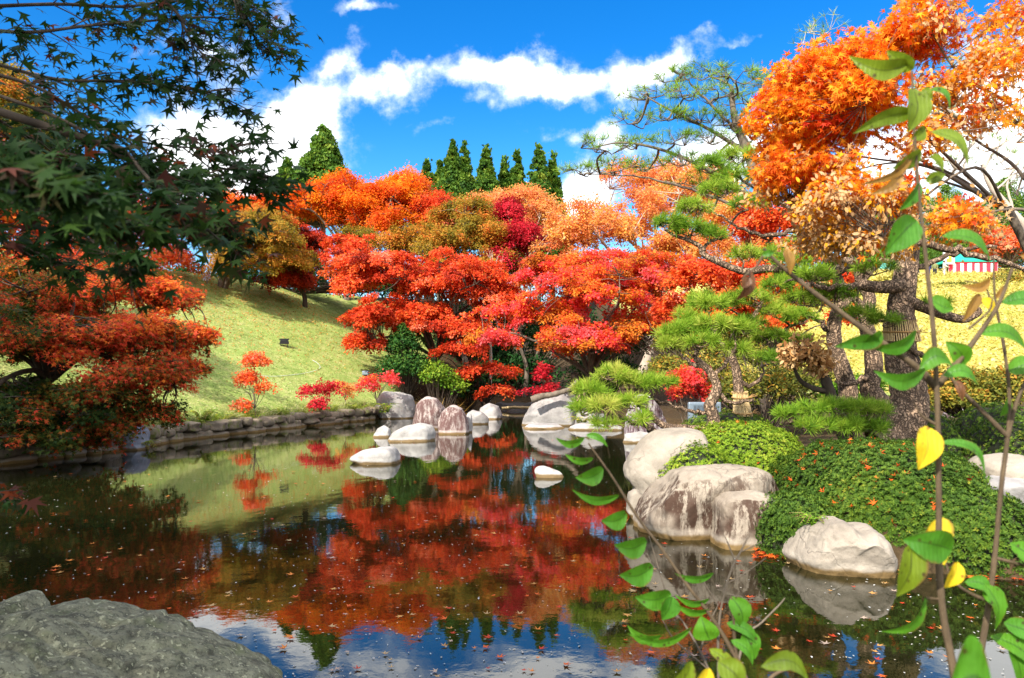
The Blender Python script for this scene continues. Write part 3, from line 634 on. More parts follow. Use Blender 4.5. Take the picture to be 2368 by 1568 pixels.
maple('maple_tree', 'tall green and orange tree seen through gaps of the dark maple', gpt(60, 27), [blob(40, 330, 110, 110, 26, 2.2), blob(0, 240, 90, 90, 26, 2.0), blob(120, 420, 70, 60, 26, 1.5)],
      24000, .10, 'olive', trunk_r=.2, nsp=90, spray=(.45, .9), tone=(.35, .25, .14), flat=.45)
# --- near left, low over the water
def ltone(c): return .24*math.tanh((c[0]+7.0)*.8)+.13*(c[2]-1.6)
maple('maple_tree', 'low wide maple of dull green and red leaves drooping over the pond', gpt(-60, 14.0), [blob(120, 800, 200, 110, 13.4, 2.2), blob(310, 780, 130, 70, 13.8, 1.6), blob(60, 950, 170, 95, 12.8, 1.8), blob(260, 930, 120, 75, 13.2, 1.4), blob(90, 690, 190, 80, 14.2, 2.0), blob(330, 680, 110, 45, 14.6, 1.3), blob(340, 870, 100, 60, 13.4, 1.2), blob(60, 1015, 200, 45, 12.4, 1.4), blob(240, 990, 100, 45, 12.9, 1.1), blob(340, 950, 60, 40, 13.2, .8), blob(430, 780, 70, 35, 14.4, .8), blob(505, 775, 45, 16, 14.5, .5), blob(390, 690, 70, 32, 14.8, .8), blob(420, 850, 50, 30, 13.8, .7)],
      88000, .075, 'mixed', 'star3', trunk_r=.16, nsp=460, spray=(.18, .48), shell=.4, tone=(.45, .19, .17), bark='darkbark', fork=.5, tonefn=ltone, flat=.3)
maple('maple_tree', 'tall orange and green maple rising behind the low maple', gpt(-150, 18.5), [blob(70, 640, 150, 70, 18, 1.8), blob(270, 640, 110, 55, 18.5, 1.5), blob(-120, 500, 260, 180, 18, 3.0), blob(-330, 300, 300, 220, 18, 3.2)],
      40000, .10, 'mixed', 'diamond', trunk_r=.22, nsp=170, spray=(.4, .9), tone=(.68, .18, .12), bark='darkbark', flat=.4)
# --- saplings of the bank
maple('maple_sapling', 'slender orange red sapling growing from the bank wall', at(590, 968, 20.6), [blob(590, 835, 38, 22, 20.6, .35), blob(580, 880, 40, 26, 20.6, .4), blob(615, 900, 25, 18, 20.5, .3), blob(560, 940, 30, 20, 20.4, .35)],
      2600, .07, 'red', trunk_r=.02, nsp=44, spray=(.12, .26), tone=(.82, .13, .1), cat='sapling', flat=.5)
maple('maple_sapling', 'bright crimson sapling low on the bank wall', at(735, 968, 23.2), [blob(732, 905, 38, 20, 23.2, .4), blob(745, 935, 34, 20, 23, .4), blob(775, 900, 22, 20, 23.3, .3)],
      2200, .07, 'crimson', trunk_r=.02, nsp=34, spray=(.12, .28), tone=(.66, .15, .1), cat='sapling', flat=.5)
maple('maple_sapling', 'light pink red sapling in front of the pale bank boulder', at(872, 945, 26.2), [blob(850, 890, 30, 20, 26.2, .4), blob(885, 876, 36, 14, 26.2, .4)],
      1700, .075, 'pink', trunk_r=.02, nsp=26, spray=(.15, .3), tone=(.8, .15, .12), cat='sapling', flat=.5)
maple('maple_sapling', 'small pale orange sapling at the top of the wall behind the crimson one', at(800, 935, 25.4), [blob(790, 893, 20, 18, 25.4, .3), blob(800, 910, 16, 12, 25.4, .25)],
      700, .07, 'salmon', trunk_r=.015, nsp=16, spray=(.12, .24), tone=(.6, .15, .12), cat='sapling', flat=.5)
maple('maple_sapling', 'coral red sapling behind the grey floodlight', gpt(1600, 15.5), [blob(1590, 880, 45, 32, 15, .5), blob(1640, 905, 32, 22, 15.2, .4), blob(1575, 905, 28, 18, 15, .35)],
      2600, .07, 'pink', 'star3', trunk_r=.025, nsp=40, spray=(.14, .28), tone=(.75, .14, .12), cat='sapling', flat=.5)
maple('maple_tree', 'drooping crimson bough of a little maple beside the weir', gpt(1290, 24.8), [blob(1255, 870, 22, 30, 24.4, .4), blob(1230, 905, 42, 10, 24.4, .4), blob(1270, 900, 18, 18, 24.4, .3)],
      1700, .08, 'crimson', trunk_r=.05, nsp=30, spray=(.14, .3), tone=(.78, .1, .08), flat=.35)
maple('maple_tree', 'dark orange undergrowth maple hanging in the hollow of the stream', gpt(1120, 31), [blob(1130, 860, 80, 22, 29, 1.2), blob(1150, 905, 45, 18, 28.5, .8), blob(1060, 810, 60, 20, 28.5, .8)],
      6500, .09, 'red', trunk_r=.08, nsp=44, spray=(.25, .5), tone=(.55, .18, .12), bark='darkbark')
# --- right hand side far
maple('maple_tree', 'scarlet maple showing between the pine trunks', gpt(1760, 19), [blob(1740, 640, 60, 40, 18.5, .9), blob(1830, 590, 70, 60, 18.5, 1.0), blob(1700, 700, 60, 40, 18, .9), blob(1940, 640, 40, 25, 19, .6), blob(1950, 735, 26, 16, 18, .4), blob(1760, 520, 80, 50, 19, 1.0), blob(1620, 640, 70, 60, 18.5, 1), blob(1660, 740, 90, 60, 18.5, 1), blob(1780, 740, 90, 60, 18.5, 1), blob(1860, 680, 60, 60, 18.5, 1), blob(1860, 500, 60, 60, 19, 1), blob(1560, 720, 60, 60, 19, .8)],
      42000, .085, 'red', trunk_r=.09, nsp=210, spray=(.22, .45), shell=.3, tone=(.76, .14, .1), flat=.4)
maple('maple_tree', 'small orange red tree in haze of twigs beyond the striped tent', gpt(2345, 82), [blob(2350, 570, 80, 42, 81, 4), blob(2300, 560, 40, 22, 82, 2.5)],
      9000, .25, 'red', trunk_r=.3, nsp=60, spray=(.9, 1.8), tone=(.82, .14, .12), flat=.5)

# --- bare white tree amid the foliage
root = empty('bare_tree', gpt(1130, 34.2), 'leafless whitish tree amid the olive and crimson crowns', 'tree')
tb = Tubes(); b0 = gpt(1130, 34.2)
def fork(p, d, ln, r, lev):
    q = p+d*ln; mid = (p+q)/2+rng.normal(0, .05*ln, 3); tb.add(spline([p, mid, q], 3), r, r*.6, 5)
    if lev == 0: return
    for _ in range(3 if lev > 1 else 2):
        fork(p+(q-p)*rng.uniform(.5, 1), unit(d+rng.normal(0, .45, 3)+[.12, 0, .15]), ln*rng.uniform(.55, .8), r*.58, lev-1)
fork(b0, np.array([.02, -.25, 1.0]), 3.1, .09, 0); fork(b0+[.06, -.77, 3.1], unit(np.array([.25, -.3, 1])), 1.5, .055, 4); fork(b0+[.06, -.77, 3.0], unit(np.array([-.2, -.3, 1])), 1.2, .045, 4)
tb.build('trunk', M['palebark'], root)

# --- conifers on the skyline
def conifer(label, px, top, bot, wpx, Y, seed, group='conifers on the skyline', name='conifer_tree'):
    r_ = np.random.default_rng(seed)
    base = gpt(px, Y); H_ = at(px, top, Y)[2]-base[2]; rad = wpx*.80/F*Y; zb = at(px, bot, Y)[2]-base[2]; zb = max(zb-.25*H_, .8)
    root = empty(name, base, label, 'tree', group)
    tb = Tubes(); tb.add(np.array([base, base+[0, 0, H_*.5], base+[0, 0, H_*.97]]), .28, .04, 7); 
    L = Leaves(); span = H_-zb; ncl = 430
    hs_ = zb+span*(1-np.sqrt(r_.random(ncl))*.99)
    for h in hs_:
        q = (H_-h)/span; R_ = rad*min(1, (q**.86)*1.10)*r_.uniform(.5, .95); a = r_.uniform(0, 6.283)
        tb.add(np.array([[base[0], base[1], base[2]+h-.2*R_], base+[np.cos(a)*R_*.9, np.sin(a)*R_*.9, h]]), .04, .015, 3)
        c = base+np.array([np.cos(a)*R_, np.sin(a)*R_, h]); cr = rad*r_.uniform(.17, .29)*(.30+.70*min(1, q*1.8)); n = 90
        d = unit(r_.normal(size=(n, 3))); d[:, 2] = np.where(d[:, 2] < -.3, -d[:, 2], d[:, 2])
        t0 = r_.normal(.5, .14)
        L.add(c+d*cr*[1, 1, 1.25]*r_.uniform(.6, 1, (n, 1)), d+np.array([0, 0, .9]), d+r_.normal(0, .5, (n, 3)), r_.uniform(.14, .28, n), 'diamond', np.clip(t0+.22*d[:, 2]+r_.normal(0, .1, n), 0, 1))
    n = 60; hh = r_.random(n)
    L.add(base+np.stack([r_.normal(0, .12, n), r_.normal(0, .12, n), H_-hh*span*.12], 1), np.stack([r_.normal(0, .4, n), r_.normal(0, .4, n), np.ones(n)], 1), r_.normal(size=(n, 3)), .3, 'diamond', np.clip(r_.normal(.55, .12, n), 0, 1))
    tb.build('trunk', M['bark'], root); L.build('crown', M['cedar'], root); return root
for lb, px, top, bot, w, Y, sd in [
    ('broadest conifer, standing alone above the orange maple', 747, 293, 420, 104, 52, 1), ('small conifer showing just over the drooping branch tip', 664, 367, 440, 62, 56, 2),
    ('shortest conifer at the outer end of the skyline row', 987, 372, 450, 46, 60, 3), ('slim low conifer second in the skyline row', 1017, 374, 450, 42, 59, 4),
    ('tall full conifer of the leading pair in the skyline row', 1047, 331, 460, 66, 58, 5), ('tall slim conifer just behind the leading pair member', 1073, 330, 450, 48, 62, 6),
    ('conifer standing apart in the middle of the skyline row', 1124, 337, 460, 60, 58, 7), ('lower conifer of the close middle pair', 1167, 362, 450, 44, 60, 8),
    ('taller conifer of the close middle pair', 1195, 350, 455, 48, 60, 9), ('widest conifer of the skyline row, towards the salmon tree', 1245, 337, 490, 74, 57, 10),
    ('last conifer of the skyline row, dark and narrow', 1278, 352, 500, 50, 58, 11)]:
    conifer(lb, px, top, bot, w, Y, sd)
conifer('bushy green cypress behind the bare crown branches', 2320, 415, 560, 150, 100, 12, None, 'cypress_tree')
conifer('wide yellowish cypress behind the big pine trunk', 2190, 430, 590, 150, 98, 13, None, 'cypress_tree')
conifer('dull green cypress showing beside the orange foliage', 2060, 490, 600, 130, 95, 14, None, 'cypress_tree')

# --- shrubs and hedges
def bush(name, label, blobs, n, size, mat, kind='oval', tone=(.5, .15, .15), base=None, group=None, cat='shrub', ncl=60, clr=.35, stem='darkbark'):
    if base is None:
        c = blobs[0][0]; base = np.array([c[0], c[1], gz(c[0], c[1])])
    root = empty(name, base, label, cat, group); L = Leaves(); tb = Tubes()
    vol = np.array([np.prod(r)**.67 for _, r in blobs]); pr = vol/vol.sum(); cnt = max(1, n//ncl)
    for k in rng.choice(len(blobs), ncl, p=pr):
        c, r = blobs[k]; d = unit(rng.normal(size=3)); d[2] = abs(d[2])*.9-.25
        cc = c+d*r*rng.uniform(.5, .9); R_ = clr*np.mean(r)*rng.uniform(.7, 1.3)
        e = unit(rng.normal(size=(cnt, 3))); t0 = rng.normal(tone[0], tone[1])
        tb.add(spline([base-[0, 0, .05], (base+cc)/2+rng.normal(0, .05, 3), cc], 3), .018, .006, 4)
        L.add(cc+e*R_*rng.uniform(.5, 1, (cnt, 1)), e+[0, 0, .6], e*.6+rng.normal(0, .5, (cnt, 3))+[0, 0, .5], size*rng.uniform(.7, 1.3, cnt), kind, np.clip(t0+.12*e[:, 2]+rng.normal(0, tone[2], cnt), 0, 1))
    tb.build('stem', M[stem], root); L.build('foliage', M[mat], root); return root
bush('evergreen_shrub', 'dark green pointed shrub between the lawn and the stream', [blob(940, 850, 70, 50, 28.6, 1.2), blob(935, 800, 40, 50, 28.6, .8), blob(932, 765, 14, 25, 28.6, .3)], 7000, .11, 'shrub', ncl=110, tone=(.5, .16, .14), base=gpt(940, 28.6))
bush('evergreen_shrub', 'loose light green shrub beside the dark pointed shrub', [blob(1010, 865, 45, 35, 28, .9), blob(1040, 890, 40, 25, 28, .8)], 2600, .10, 'fern', ncl=60, tone=(.3, .15, .15), base=gpt(1015, 28))
bush('evergreen_shrub', 'dark shrub filling the hollow beside the weir', [blob(1080, 900, 60, 40, 30.5, 1.0), blob(1330, 880, 70, 40, 27, 1.0)][:1], 3200, .11, 'shrub', ncl=60, tone=(.25, .14, .14), base=gpt(1080, 30.5))
bush('evergreen_shrub', 'dark shrub under the pink maple trunks', [blob(1390, 860, 100, 50, 26.5, 1.1), blob(1440, 800, 80, 40, 27.5, 1.0)], 5200, .10, 'shrub', ncl=90, tone=(.3, .16, .16), base=gpt(1400, 26.5))
bush('evergreen_shrub', 'black green thicket deep in the stream hollow', [blob(1190, 870, 150, 60, 38, 1.6), blob(1100, 820, 150, 60, 40, 2.0), blob(1200, 750, 200, 80, 41, 2.0), blob(1330, 780, 120, 70, 38, 1.6)], 16000, .2, 'shrub', ncl=210, tone=(.15, .1, .12), base=gpt(1190, 38))
bush('evergreen_shrub', 'dark hedge behind the trunks on top of the lawn', [blob(470, 640, 110, 40, 39, 1.2), blob(640, 640, 120, 40, 39, 1.2), blob(780, 650, 110, 50, 39, 1.2), blob(880, 660, 90, 60, 38.5, 1.2), blob(1000, 660, 110, 60, 39.5, 1.2)], 15000, .14, 'shrub', ncl=220, tone=(.2, .14, .14), base=gpt(680, 39))
bush('evergreen_shrub', 'olive hedge running behind the straw wrapped pine trunk', [blob(1760, 900, 120, 60, 13.8, .8), blob(1850, 880, 110, 55, 14.5, .9), blob(1640, 870, 100, 50, 15.5, .8), blob(1560, 850, 90, 40, 17, .8), blob(1500, 760, 110, 60, 27.5, 1.2), blob(1610, 790, 100, 70, 22, 1.0), blob(1700, 820, 90, 60, 18, .9)], 22000, .07, 'hedge', ncl=230, tone=(.45, .2, .15), base=gpt(1770, 13.8))
bush('evergreen_shrub', 'bronze green hedge below the yellow slope', [blob(2180, 890, 120, 40, 17, .9), blob(2300, 900, 110, 50, 16.5, .9), blob(2210, 925, 80, 34, 16, .7)], 12000, .08, 'hedge', ncl=130, tone=(.5, .2, .15), base=gpt(2240, 17))
bush('clipped_shrub', 'small bright green cushion shrub behind the tan leaved tree', [blob(1985, 890, 60, 24, 14, .5), blob(1930, 905, 40, 20, 13.6, .4), blob(2010, 930, 60, 18, 13, .4)], 6500, .05, 'moss', ncl=80, tone=(.5, .2, .15), base=gpt(1985, 14))
bush('clipped_shrub', 'yellow green bush next to the far green awning', [blob(2060, 660, 60, 26, 60, 1.6)], 1600, .3, 'yellowleaf', ncl=40, tone=(.4, .2, .15), base=gpt(2060, 60))
bush('bare_shrub', 'brownish twiggy thicket beside the striped tent', [blob(2340, 660, 90, 36, 70, 2.0)], 2400, .22, 'hedge', ncl=60, tone=(.5, .2, .2), base=gpt(2340, 70))
bush('clipped_hedge', 'low dark hedge line across the yellow slope', [blob(2200, 665, 60, 7, 66, .8), blob(2300, 690, 60, 8, 62, .8), blob(2380, 700, 60, 9, 60, .8)], 4200, .2, 'hedge', ncl=70, tone=(.25, .15, .15), base=gpt(2280, 63))

maple('maple_tree', 'tall green maple added to shade the low maple, outside the view to the side', np.array([-12.5, 6.2, gz(-12.5, 6.2)]), [(np.array([-12.8, 7.2, 5.6]), np.array([3.0, 3.6, 2.6])), (np.array([-11.0, 5.5, 7.6]), np.array([2.2, 2.4, 1.6]))],
      30000, .13, 'darkmaple', 'diamond', trunk_r=.25, nsp=170, spray=(.4, .9), tone=(.5, .2, .12), bark='darkbark')  # unseen tree, put in so that its crown shades the low maple
# ------------------------------------------------------------------ clipped azaleas
LEAF['slimoval'] = np.array([(0, 0, 0), (.35, .15, .02), (.75, .13, 0), (1, 0, -.08), (.75, -.13, 0), (.35, -.15, .02)])
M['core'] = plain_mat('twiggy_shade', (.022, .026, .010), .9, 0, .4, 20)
def azalea(label, px, pbot, ptop, wpx, Y, depth, n, seed=0, tone=.5, skew=0.0, zb=None, mat='azalea'):
    r_ = np.random.default_rng(seed)
    yc = Y+depth*.5; ye = Y+depth*.3; cx = (px-CX)/F*ye; top = CH-(ptop-HY)/F*(Y+depth*.5); 
    bot = zb if zb is not None else CH-(pbot-HY)/F*Y
    rx = wpx/2/F*ye; R_ = np.array([rx, depth*.5, top-bot])
    root = empty('azalea_bush', (cx, yc, bot), label, 'azalea', 'clipped azalea mounds')
    V, Fc = ico(4)
    def shape(d):
        p = np.sign(d)*np.abs(d)**np.array([.9, .9, .72])
        p = p*(1+.03*np.sin(d[:, :1]*4+seed)*np.cos(d[:, 1:2]*5+d[:, 2:]*3)+.03*np.sin(d[:, :1]*13+seed)*np.sin(d[:, 1:2]*11)+.02*np.sin(d[:, :1]*29+seed)*np.sin(d[:, 2:]*25))
        w = p*R_; w[:, 2] = np.where(p[:, 2] < 0, p[:, 2]*.25, p[:, 2]*R_[2]); w[:, 2] += skew*w[:, 0]
        return w+np.array([cx, yc, bot])
    mk('branches', shape(V*.95), Fc, M['core'], root, smooth=True)  # solid dark shell, its colour standing in for the shade among the twigs
    L = Leaves()
    d = unit(r_.normal(size=(n, 3))); d = d[(d[:, 2] > -.25)]; d = d[(d[:, 1] < .55)]; n = len(d)
    c = shape(d); e = .02; g1 = shape(unit(d+[e, 0, 0]))-c; nr = unit(d/(R_/R_.max()))
    c = c+nr*r_.normal(0, .022, (n, 1)); t0 = np.clip(r_.normal(tone, .13, n)+.10*np.sin(c[:, 0]*5)*np.cos(c[:, 1]*4), 0, 1)
    a1 = unit(np.cross(nr, r_.normal(size=(n, 3)))); a2 = np.cross(nr, a1)
    for k in range(8):
        th = 2*np.pi*k/8+r_.uniform(-.35, .35, n); dr = np.cos(th)[:, None]*a1+np.sin(th)[:, None]*a2
        lift = r_.uniform(.3, 1.5, (n, 1)); dir_ = dr+nr*lift
        L.add(c, dir_, nr-dr*lift*.8+r_.normal(0, .15, (n, 3)), r_.uniform(.020, .035, n), 'slimoval', np.clip(t0+r_.normal(0, .10, n), 0, 1))
    L.build('foliage', M[mat], root)
    return shape
SH1 = azalea('sloping bright green azalea mound spilling behind the cream boulder', 1715, 1150, 980, 350, 7.8, 2.0, 19000, 1, .55, mat='azalea_light', skew=.06, zb=.15)
SH1b = azalea('tongue of azalea running down between the cream and the tan boulder', 1605, 1150, 1040, 170, 7.4, 1.1, 3600, 5, .55, mat='azalea_light', skew=.42, zb=.12)
SH2 = azalea('large dark green azalea mound strewn with fallen leaves', 2095, 1240, 1026, 470, 5.9, 2.6, 36000, 2, .44, zb=.10)
SH2b = azalea('low dark azalea lobe between the broad tan boulder and the notched boulder', 1860, 1240, 1150, 190, 6.1, 1.0, 7000, 12, .45, zb=.08)
SH2c = azalea('dark azalea lobe sagging to the water beside the pile of pale boulders', 2255, 1240, 1125, 290, 5.6, 1.5, 11000, 13, .42, zb=.06)
SH3 = azalea('low azalea mound under the small wrapped pine', 1690, 1000, 952, 220, 10.2, 1.4, 3000, 3, .62, zb=.45)
SH4 = azalea('small azalea mound beside the furrowed pine trunk', 2160, 1030, 952, 135, 9.2, 1.0, 2200, 4, .45, zb=.35)
SH5 = azalea('round azalea mound before the second pond', 2345, 1040, 938, 190, 9.4, 1.6, 4600, 6, .45, zb=.3)
SH6 = azalea('azalea mound peeping behind the pile of pale boulders', 2400, 1060, 970, 220, 8.4, 1.4, 4200, 7, .55, zb=.3)

# ------------------------------------------------------------------ pines
def P_(pts, Y): return spline([at(p[0], p[1], p[2] if len(p) > 2 else Y) for p in pts], 6)
def pine(label, base, wood, pads, L_=.125, needles=58, tone=.58, group='garden pines', dens=1.0, bark='pinebark', name='pine_tree', nw=1.0):
    root = empty(name, base, label, 'pine tree', group)
    tb = Tubes(); tw = tb; nodes = []
    for pts, Y, r0, r1 in wood:
        p = P_(pts, Y); n = len(p)
        if r0 < .06: p = p+rng.normal(0, r0*.35, p.shape)
        tb.add(p, r0, r1, 14 if r0 > .08 else 7, .03); nodes += list(p[2:])
    N = np.array(nodes); L = Leaves()
    for (px, py, Y, rx, rz, nt) in pads:
        rz = rz*1.45; rx = rx*1.1
        c = at(px, py, Y); k = int(np.argmin(np.linalg.norm((N-c)*[1, .6, 1], axis=1)+.2*np.maximum(0, N[:, 2]-c[2]))); a = N[k]
        n = max(4, int(nt*dens)); 
        hub = c-np.array([0, 0, rz*.6]); tw.add(spline([a, (a+hub)/2+rng.normal(0, .08*np.linalg.norm(hub-a)+.005, 3), hub], 5), .016*max(1, Y/9), .010*max(1, Y/9), 5)
        nsub = max(3, n//6); sub = []
        for _ in range(nsub):
            d = rng.normal(size=3); d = unit(d*[1, .9, .5]); q = c+d*np.array([rx, rx*.8, rz])*rng.uniform(.3, .75)-[0, 0, rz*.35]
            tw.add(spline([hub, (hub+q)/2+rng.normal(0, .05*rx, 3)-[0, 0, .04*rx], q], 4), .008*max(1, Y/9), .005*max(1, Y/9), 4); sub.append(q)
        sub = np.array(sub); t0 = rng.normal(tone, .1)
        for i in range(n):
            d = unit(rng.normal(size=3)); d[2] = abs(d[2])*.9-.15; e = c+d*np.array([rx, rx*.8, rz])*rng.uniform(.55, 1.0)
            s0 = sub[int(np.argmin(np.linalg.norm(sub-e, axis=1)))]
            tw.add(np.array([s0, (s0+e)/2-[0, 0, .02], e]), .0045*max(1, Y/9), .003*max(1, Y/9), 3)
            ax = unit(d*[.8, .8, .5]+np.array([0, 0, .75])+rng.normal(0, .2, 3))
            m_ = needles; dirs = unit(unit(rng.normal(size=(m_, 3)))*.85+ax*.75); org = e-ax*rng.uniform(0, .05, (m_, 1))
            L.add(org, dirs, rng.normal(size=(m_, 3)), L_*rng.uniform(.7, 1.15, m_), 'needle', np.clip(t0+rng.normal(0, .13)+rng.normal(0, .1, m_), 0, 1))
    tb.build('trunk', M[bark], root); L.build('needles', M['pine'], root)
    return root
LEAF['needle'] = np.array([(0, -.022, 0), (.75, -.014, 0), (1, 0, 0), (.75, .014, 0), (0, .022, 0)])

pine('low garden pine with a straw band whose long branch reaches over the pond', at(1655, 1000, 8.9),
     [([(1662, 1015), (1652, 985), (1648, 960), (1640, 938), (1652, 915), (1657, 895), (1648, 870), (1632, 850), (1606, 828)], 8.9, .085, .035),
      ([(1655, 985), (1620, 994), (1580, 992), (1545, 988), (1520, 975), (1500, 955), (1470, 930), (1440, 905), (1410, 870)], 8.9, .065, .014),
      ([(1585, 992), (1545, 1000), (1515, 997), (1490, 982), (1450, 972), (1410, 962), (1370, 945), (1335, 925)], 8.7, .045, .010),
      ([(1655, 965), (1625, 955), (1600, 950), (1560, 938), (1520, 925), (1480, 915)], 9.0, .03, .010),
      ([(1632, 850), (1600, 842), (1570, 815), (1550, 780)], 8.9, .035, .010), ([(1606, 828), (1620, 800), (1650, 770)], 8.9, .03, .010), ([(1648, 870), (1680, 840), (1700, 800)], 8.9, .03, .010),
      ([(1655, 900), (1680, 925), (1710, 932), (1740, 922)], 8.9, .03, .014)],
     [(1415, 868, 8.8, .20, .09, 26), (1365, 905, 8.8, .20, .09, 24), (1460, 885, 8.9, .20, .09, 24), (1345, 945, 8.7, .18, .09, 20), (1395, 940, 8.6, .20, .08, 22), (1520, 885, 8.9, .20, .09, 22), (1455, 930, 8.7, .18, .08, 18), (1400, 978, 8.6, .16, .06, 12), (1480, 968, 8.6, .14, .06, 10), (1345, 905, 8.9, .14, .07, 12),
      (1555, 772, 8.9, .20, .10, 28), (1600, 765, 8.9, .22, .11, 30), (1650, 750, 8.9, .24, .11, 32), (1545, 800, 8.8, .14, .08, 14), (1700, 760, 9.0, .22, .10, 28), (1640, 705, 9.1, .22, .10, 26), (1580, 735, 9.1, .16, .09, 16), (1700, 805, 9.0, .18, .08, 16), (1620, 790, 8.7, .18, .07, 18)], tone=.62)
pine('slim garden pine with two straw cuffs on its bent trunk', at(1716, 968, 10.8),
     [([(1718, 985), (1712, 935), (1706, 890), (1702, 855), (1690, 815), (1700, 770), (1740, 735), (1760, 700)], 10.8, .085, .03),
      ([(1704, 880), (1730, 890), (1755, 880), (1765, 850)], 10.8, .04, .014), ([(1690, 815), (1650, 780), (1620, 740)], 10.8, .035, .012), ([(1700, 770), (1780, 770), (1850, 745), (1890, 720)], 10.8, .035, .012)],
     [(1690, 700, 10.8, .26, .12, 30), (1740, 690, 10.8, .28, .13, 32), (1800, 720, 10.8, .28, .12, 32), (1850, 735, 10.7, .26, .11, 28), (1780, 780, 10.6, .26, .11, 28), (1730, 750, 10.6, .24, .1, 26), (1840, 790, 10.6, .22, .1, 22), (1620, 690, 10.9, .22, .1, 22), (1770, 830, 10.5, .2, .09, 18), (1900, 690, 10.8, .24, .11, 24)], tone=.52)
pine('great old pine with a furrowed leaning trunk beside the azaleas', at(2070, 1020, 9.2),
     [([(2040, 1035), (2075, 1000), (2100, 945), (2098, 890), (2082, 820), (2080, 750), (2086, 680), (2098, 600), (2105, 540), (2098, 470), (2080, 400), (2110, 330)], 9.2, .275, .05),
      ([(2088, 690), (2140, 712), (2190, 730), (2230, 738), (2262, 722), (2250, 705), (2290, 690)], 9.1, .075, .025),
      ([(2088, 660), (2030, 664), (1990, 655), (1985, 620), (1950, 600), (1900, 590)], 9.1, .085, .03), ([(2000, 655), (1960, 665), (1900, 660), (1850, 650)], 9.0, .05, .02),
      ([(1960, 612), (1900, 640), (1820, 625), (1770, 622), (1720, 628), (1660, 606), (1625, 588), (1618, 570), (1590, 555), (1560, 545), (1535, 530)], 9.6, .07, .014), ([(1625, 580), (1640, 560), (1680, 550), (1700, 530)], 9.6, .025, .010),
      ([(2098, 470), (1980, 500), (1900, 520), (1820, 535), (1760, 548), (1710, 525), (1650, 490)], 10.4, .055, .012), ([(1900, 520), (1800, 470), (1740, 430), (1680, 390)], 10.6, .04, .012), ([(2098, 560), (2200, 575), (2300, 600), (2400, 640)], 9.0, .05, .022),
      ([(2085, 800), (2120, 815), (2140, 830), (2130, 850)], 9.0, .04, .02), ([(2090, 620), (2180, 600), (2230, 575), (2300, 570)], 9.3, .04, .02)],
     [(1550, 515, 9.6, .20, .09, 24), (1590, 530, 9.6, .24, .10, 26), (1640, 540, 9.6, .20, .09, 20), (1610, 480, 9.8, .24, .10, 24), (1660, 440, 10.4, .30, .12, 30), (1700, 410, 10.5, .30, .12, 28), (1640, 385, 10.6, .26, .11, 24), (1730, 470, 10.2, .26, .1, 24), (1700, 360, 10.8, .28, .12, 24), (1720, 590, 9.6, .2, .09, 16),
      (1830, 605, 9.4, .26, .11, 26), (1880, 640, 9.2, .26, .11, 26), (1930, 680, 9.1, .26, .1, 26), (1860, 690, 9.2, .26, .1, 24), (1800, 660, 9.3, .22, .1, 20), (1990, 730, 9.0, .24, .1, 20), (1960, 570, 9.3, .28, .12, 26), (2020, 620, 9.0, .22, .1, 20), (2040, 740, 9.0, .18, .08, 14),
      (2170, 700, 9.0, .2, .06, 5), (2130, 480, 9.3, .35, .12, 26), (2060, 520, 9.4, .3, .1, 22)], tone=.5)
pine('grey barked pine leaning just behind the furrowed trunk', at(2030, 1000, 10.6),
     [([(2045, 1010), (2045, 950), (2010, 900), (2020, 860), (2015, 800), (2000, 740), (2010, 690), (1990, 650), (1975, 560), (1990, 480)], 10.6, .16, .05), ([(2005, 720), (1970, 690), (1950, 710), (1940, 690)], 10.5, .06, .03), ([(1990, 640), (2060, 600), (2120, 610)], 10.6, .05, .02), ([(2010, 870), (1960, 890), (1930, 880)], 10.5, .04, .015)],
     [(1960, 560, 10.6, .35, .13, 32), (2020, 500, 10.8, .35, .13, 30), (1900, 560, 10.8, .3, .12, 26), (2100, 560, 10.6, .2, .1, 10)], tone=.48)
pine('middle pine with a stout mottled trunk left of the grey barked pine'.replace('left of', 'before'), at(1945, 930, 11.2),
     [([(1955, 960), (1960, 900), (1945, 850), (1930, 800), (1928, 750), (1940, 700), (1935, 640), (1900, 580), (1880, 520)], 11.2, .15, .05), ([(1930, 780), (1890, 740), (1850, 720)], 11.2, .05, .02), ([(1938, 690), (1890, 650), (1830, 640)], 11.2, .05, .02)],
     [(1870, 560, 11.2, .35, .13, 32), (1830, 640, 11.2, .32, .12, 28), (1850, 700, 11.1, .3, .12, 28), (1900, 500, 11.4, .35, .13, 28), (1780, 590, 11.4, .3, .12, 24), (1930, 620, 11.2, .3, .12, 24)], tone=.5)
pine('short young pine with drooping green tufts before the furrowed trunk', at(1955, 1030, 8.6),
     [([(1975, 1040), (1965, 1010), (1950, 980), (1945, 960)], 8.6, .07, .03), ([(1950, 975), (1900, 975), (1850, 985), (1820, 975)], 8.5, .022, .008), ([(1950, 985), (2000, 980), (2050, 965)], 8.5, .022, .008)],
     [(1830, 955, 8.5, .17, .07, 16), (1880, 945, 8.5, .18, .08, 20), (1930, 940, 8.5, .18, .08, 20), (1985, 945, 8.5, .18, .08, 20), (2030, 950, 8.5, .17, .08, 18), (1900, 985, 8.4, .18, .07, 18), (1960, 985, 8.4, .18, .07, 20), (2020, 990, 8.4, .15, .07, 14), (1860, 985, 8.4, .15, .06, 12)], tone=.4)
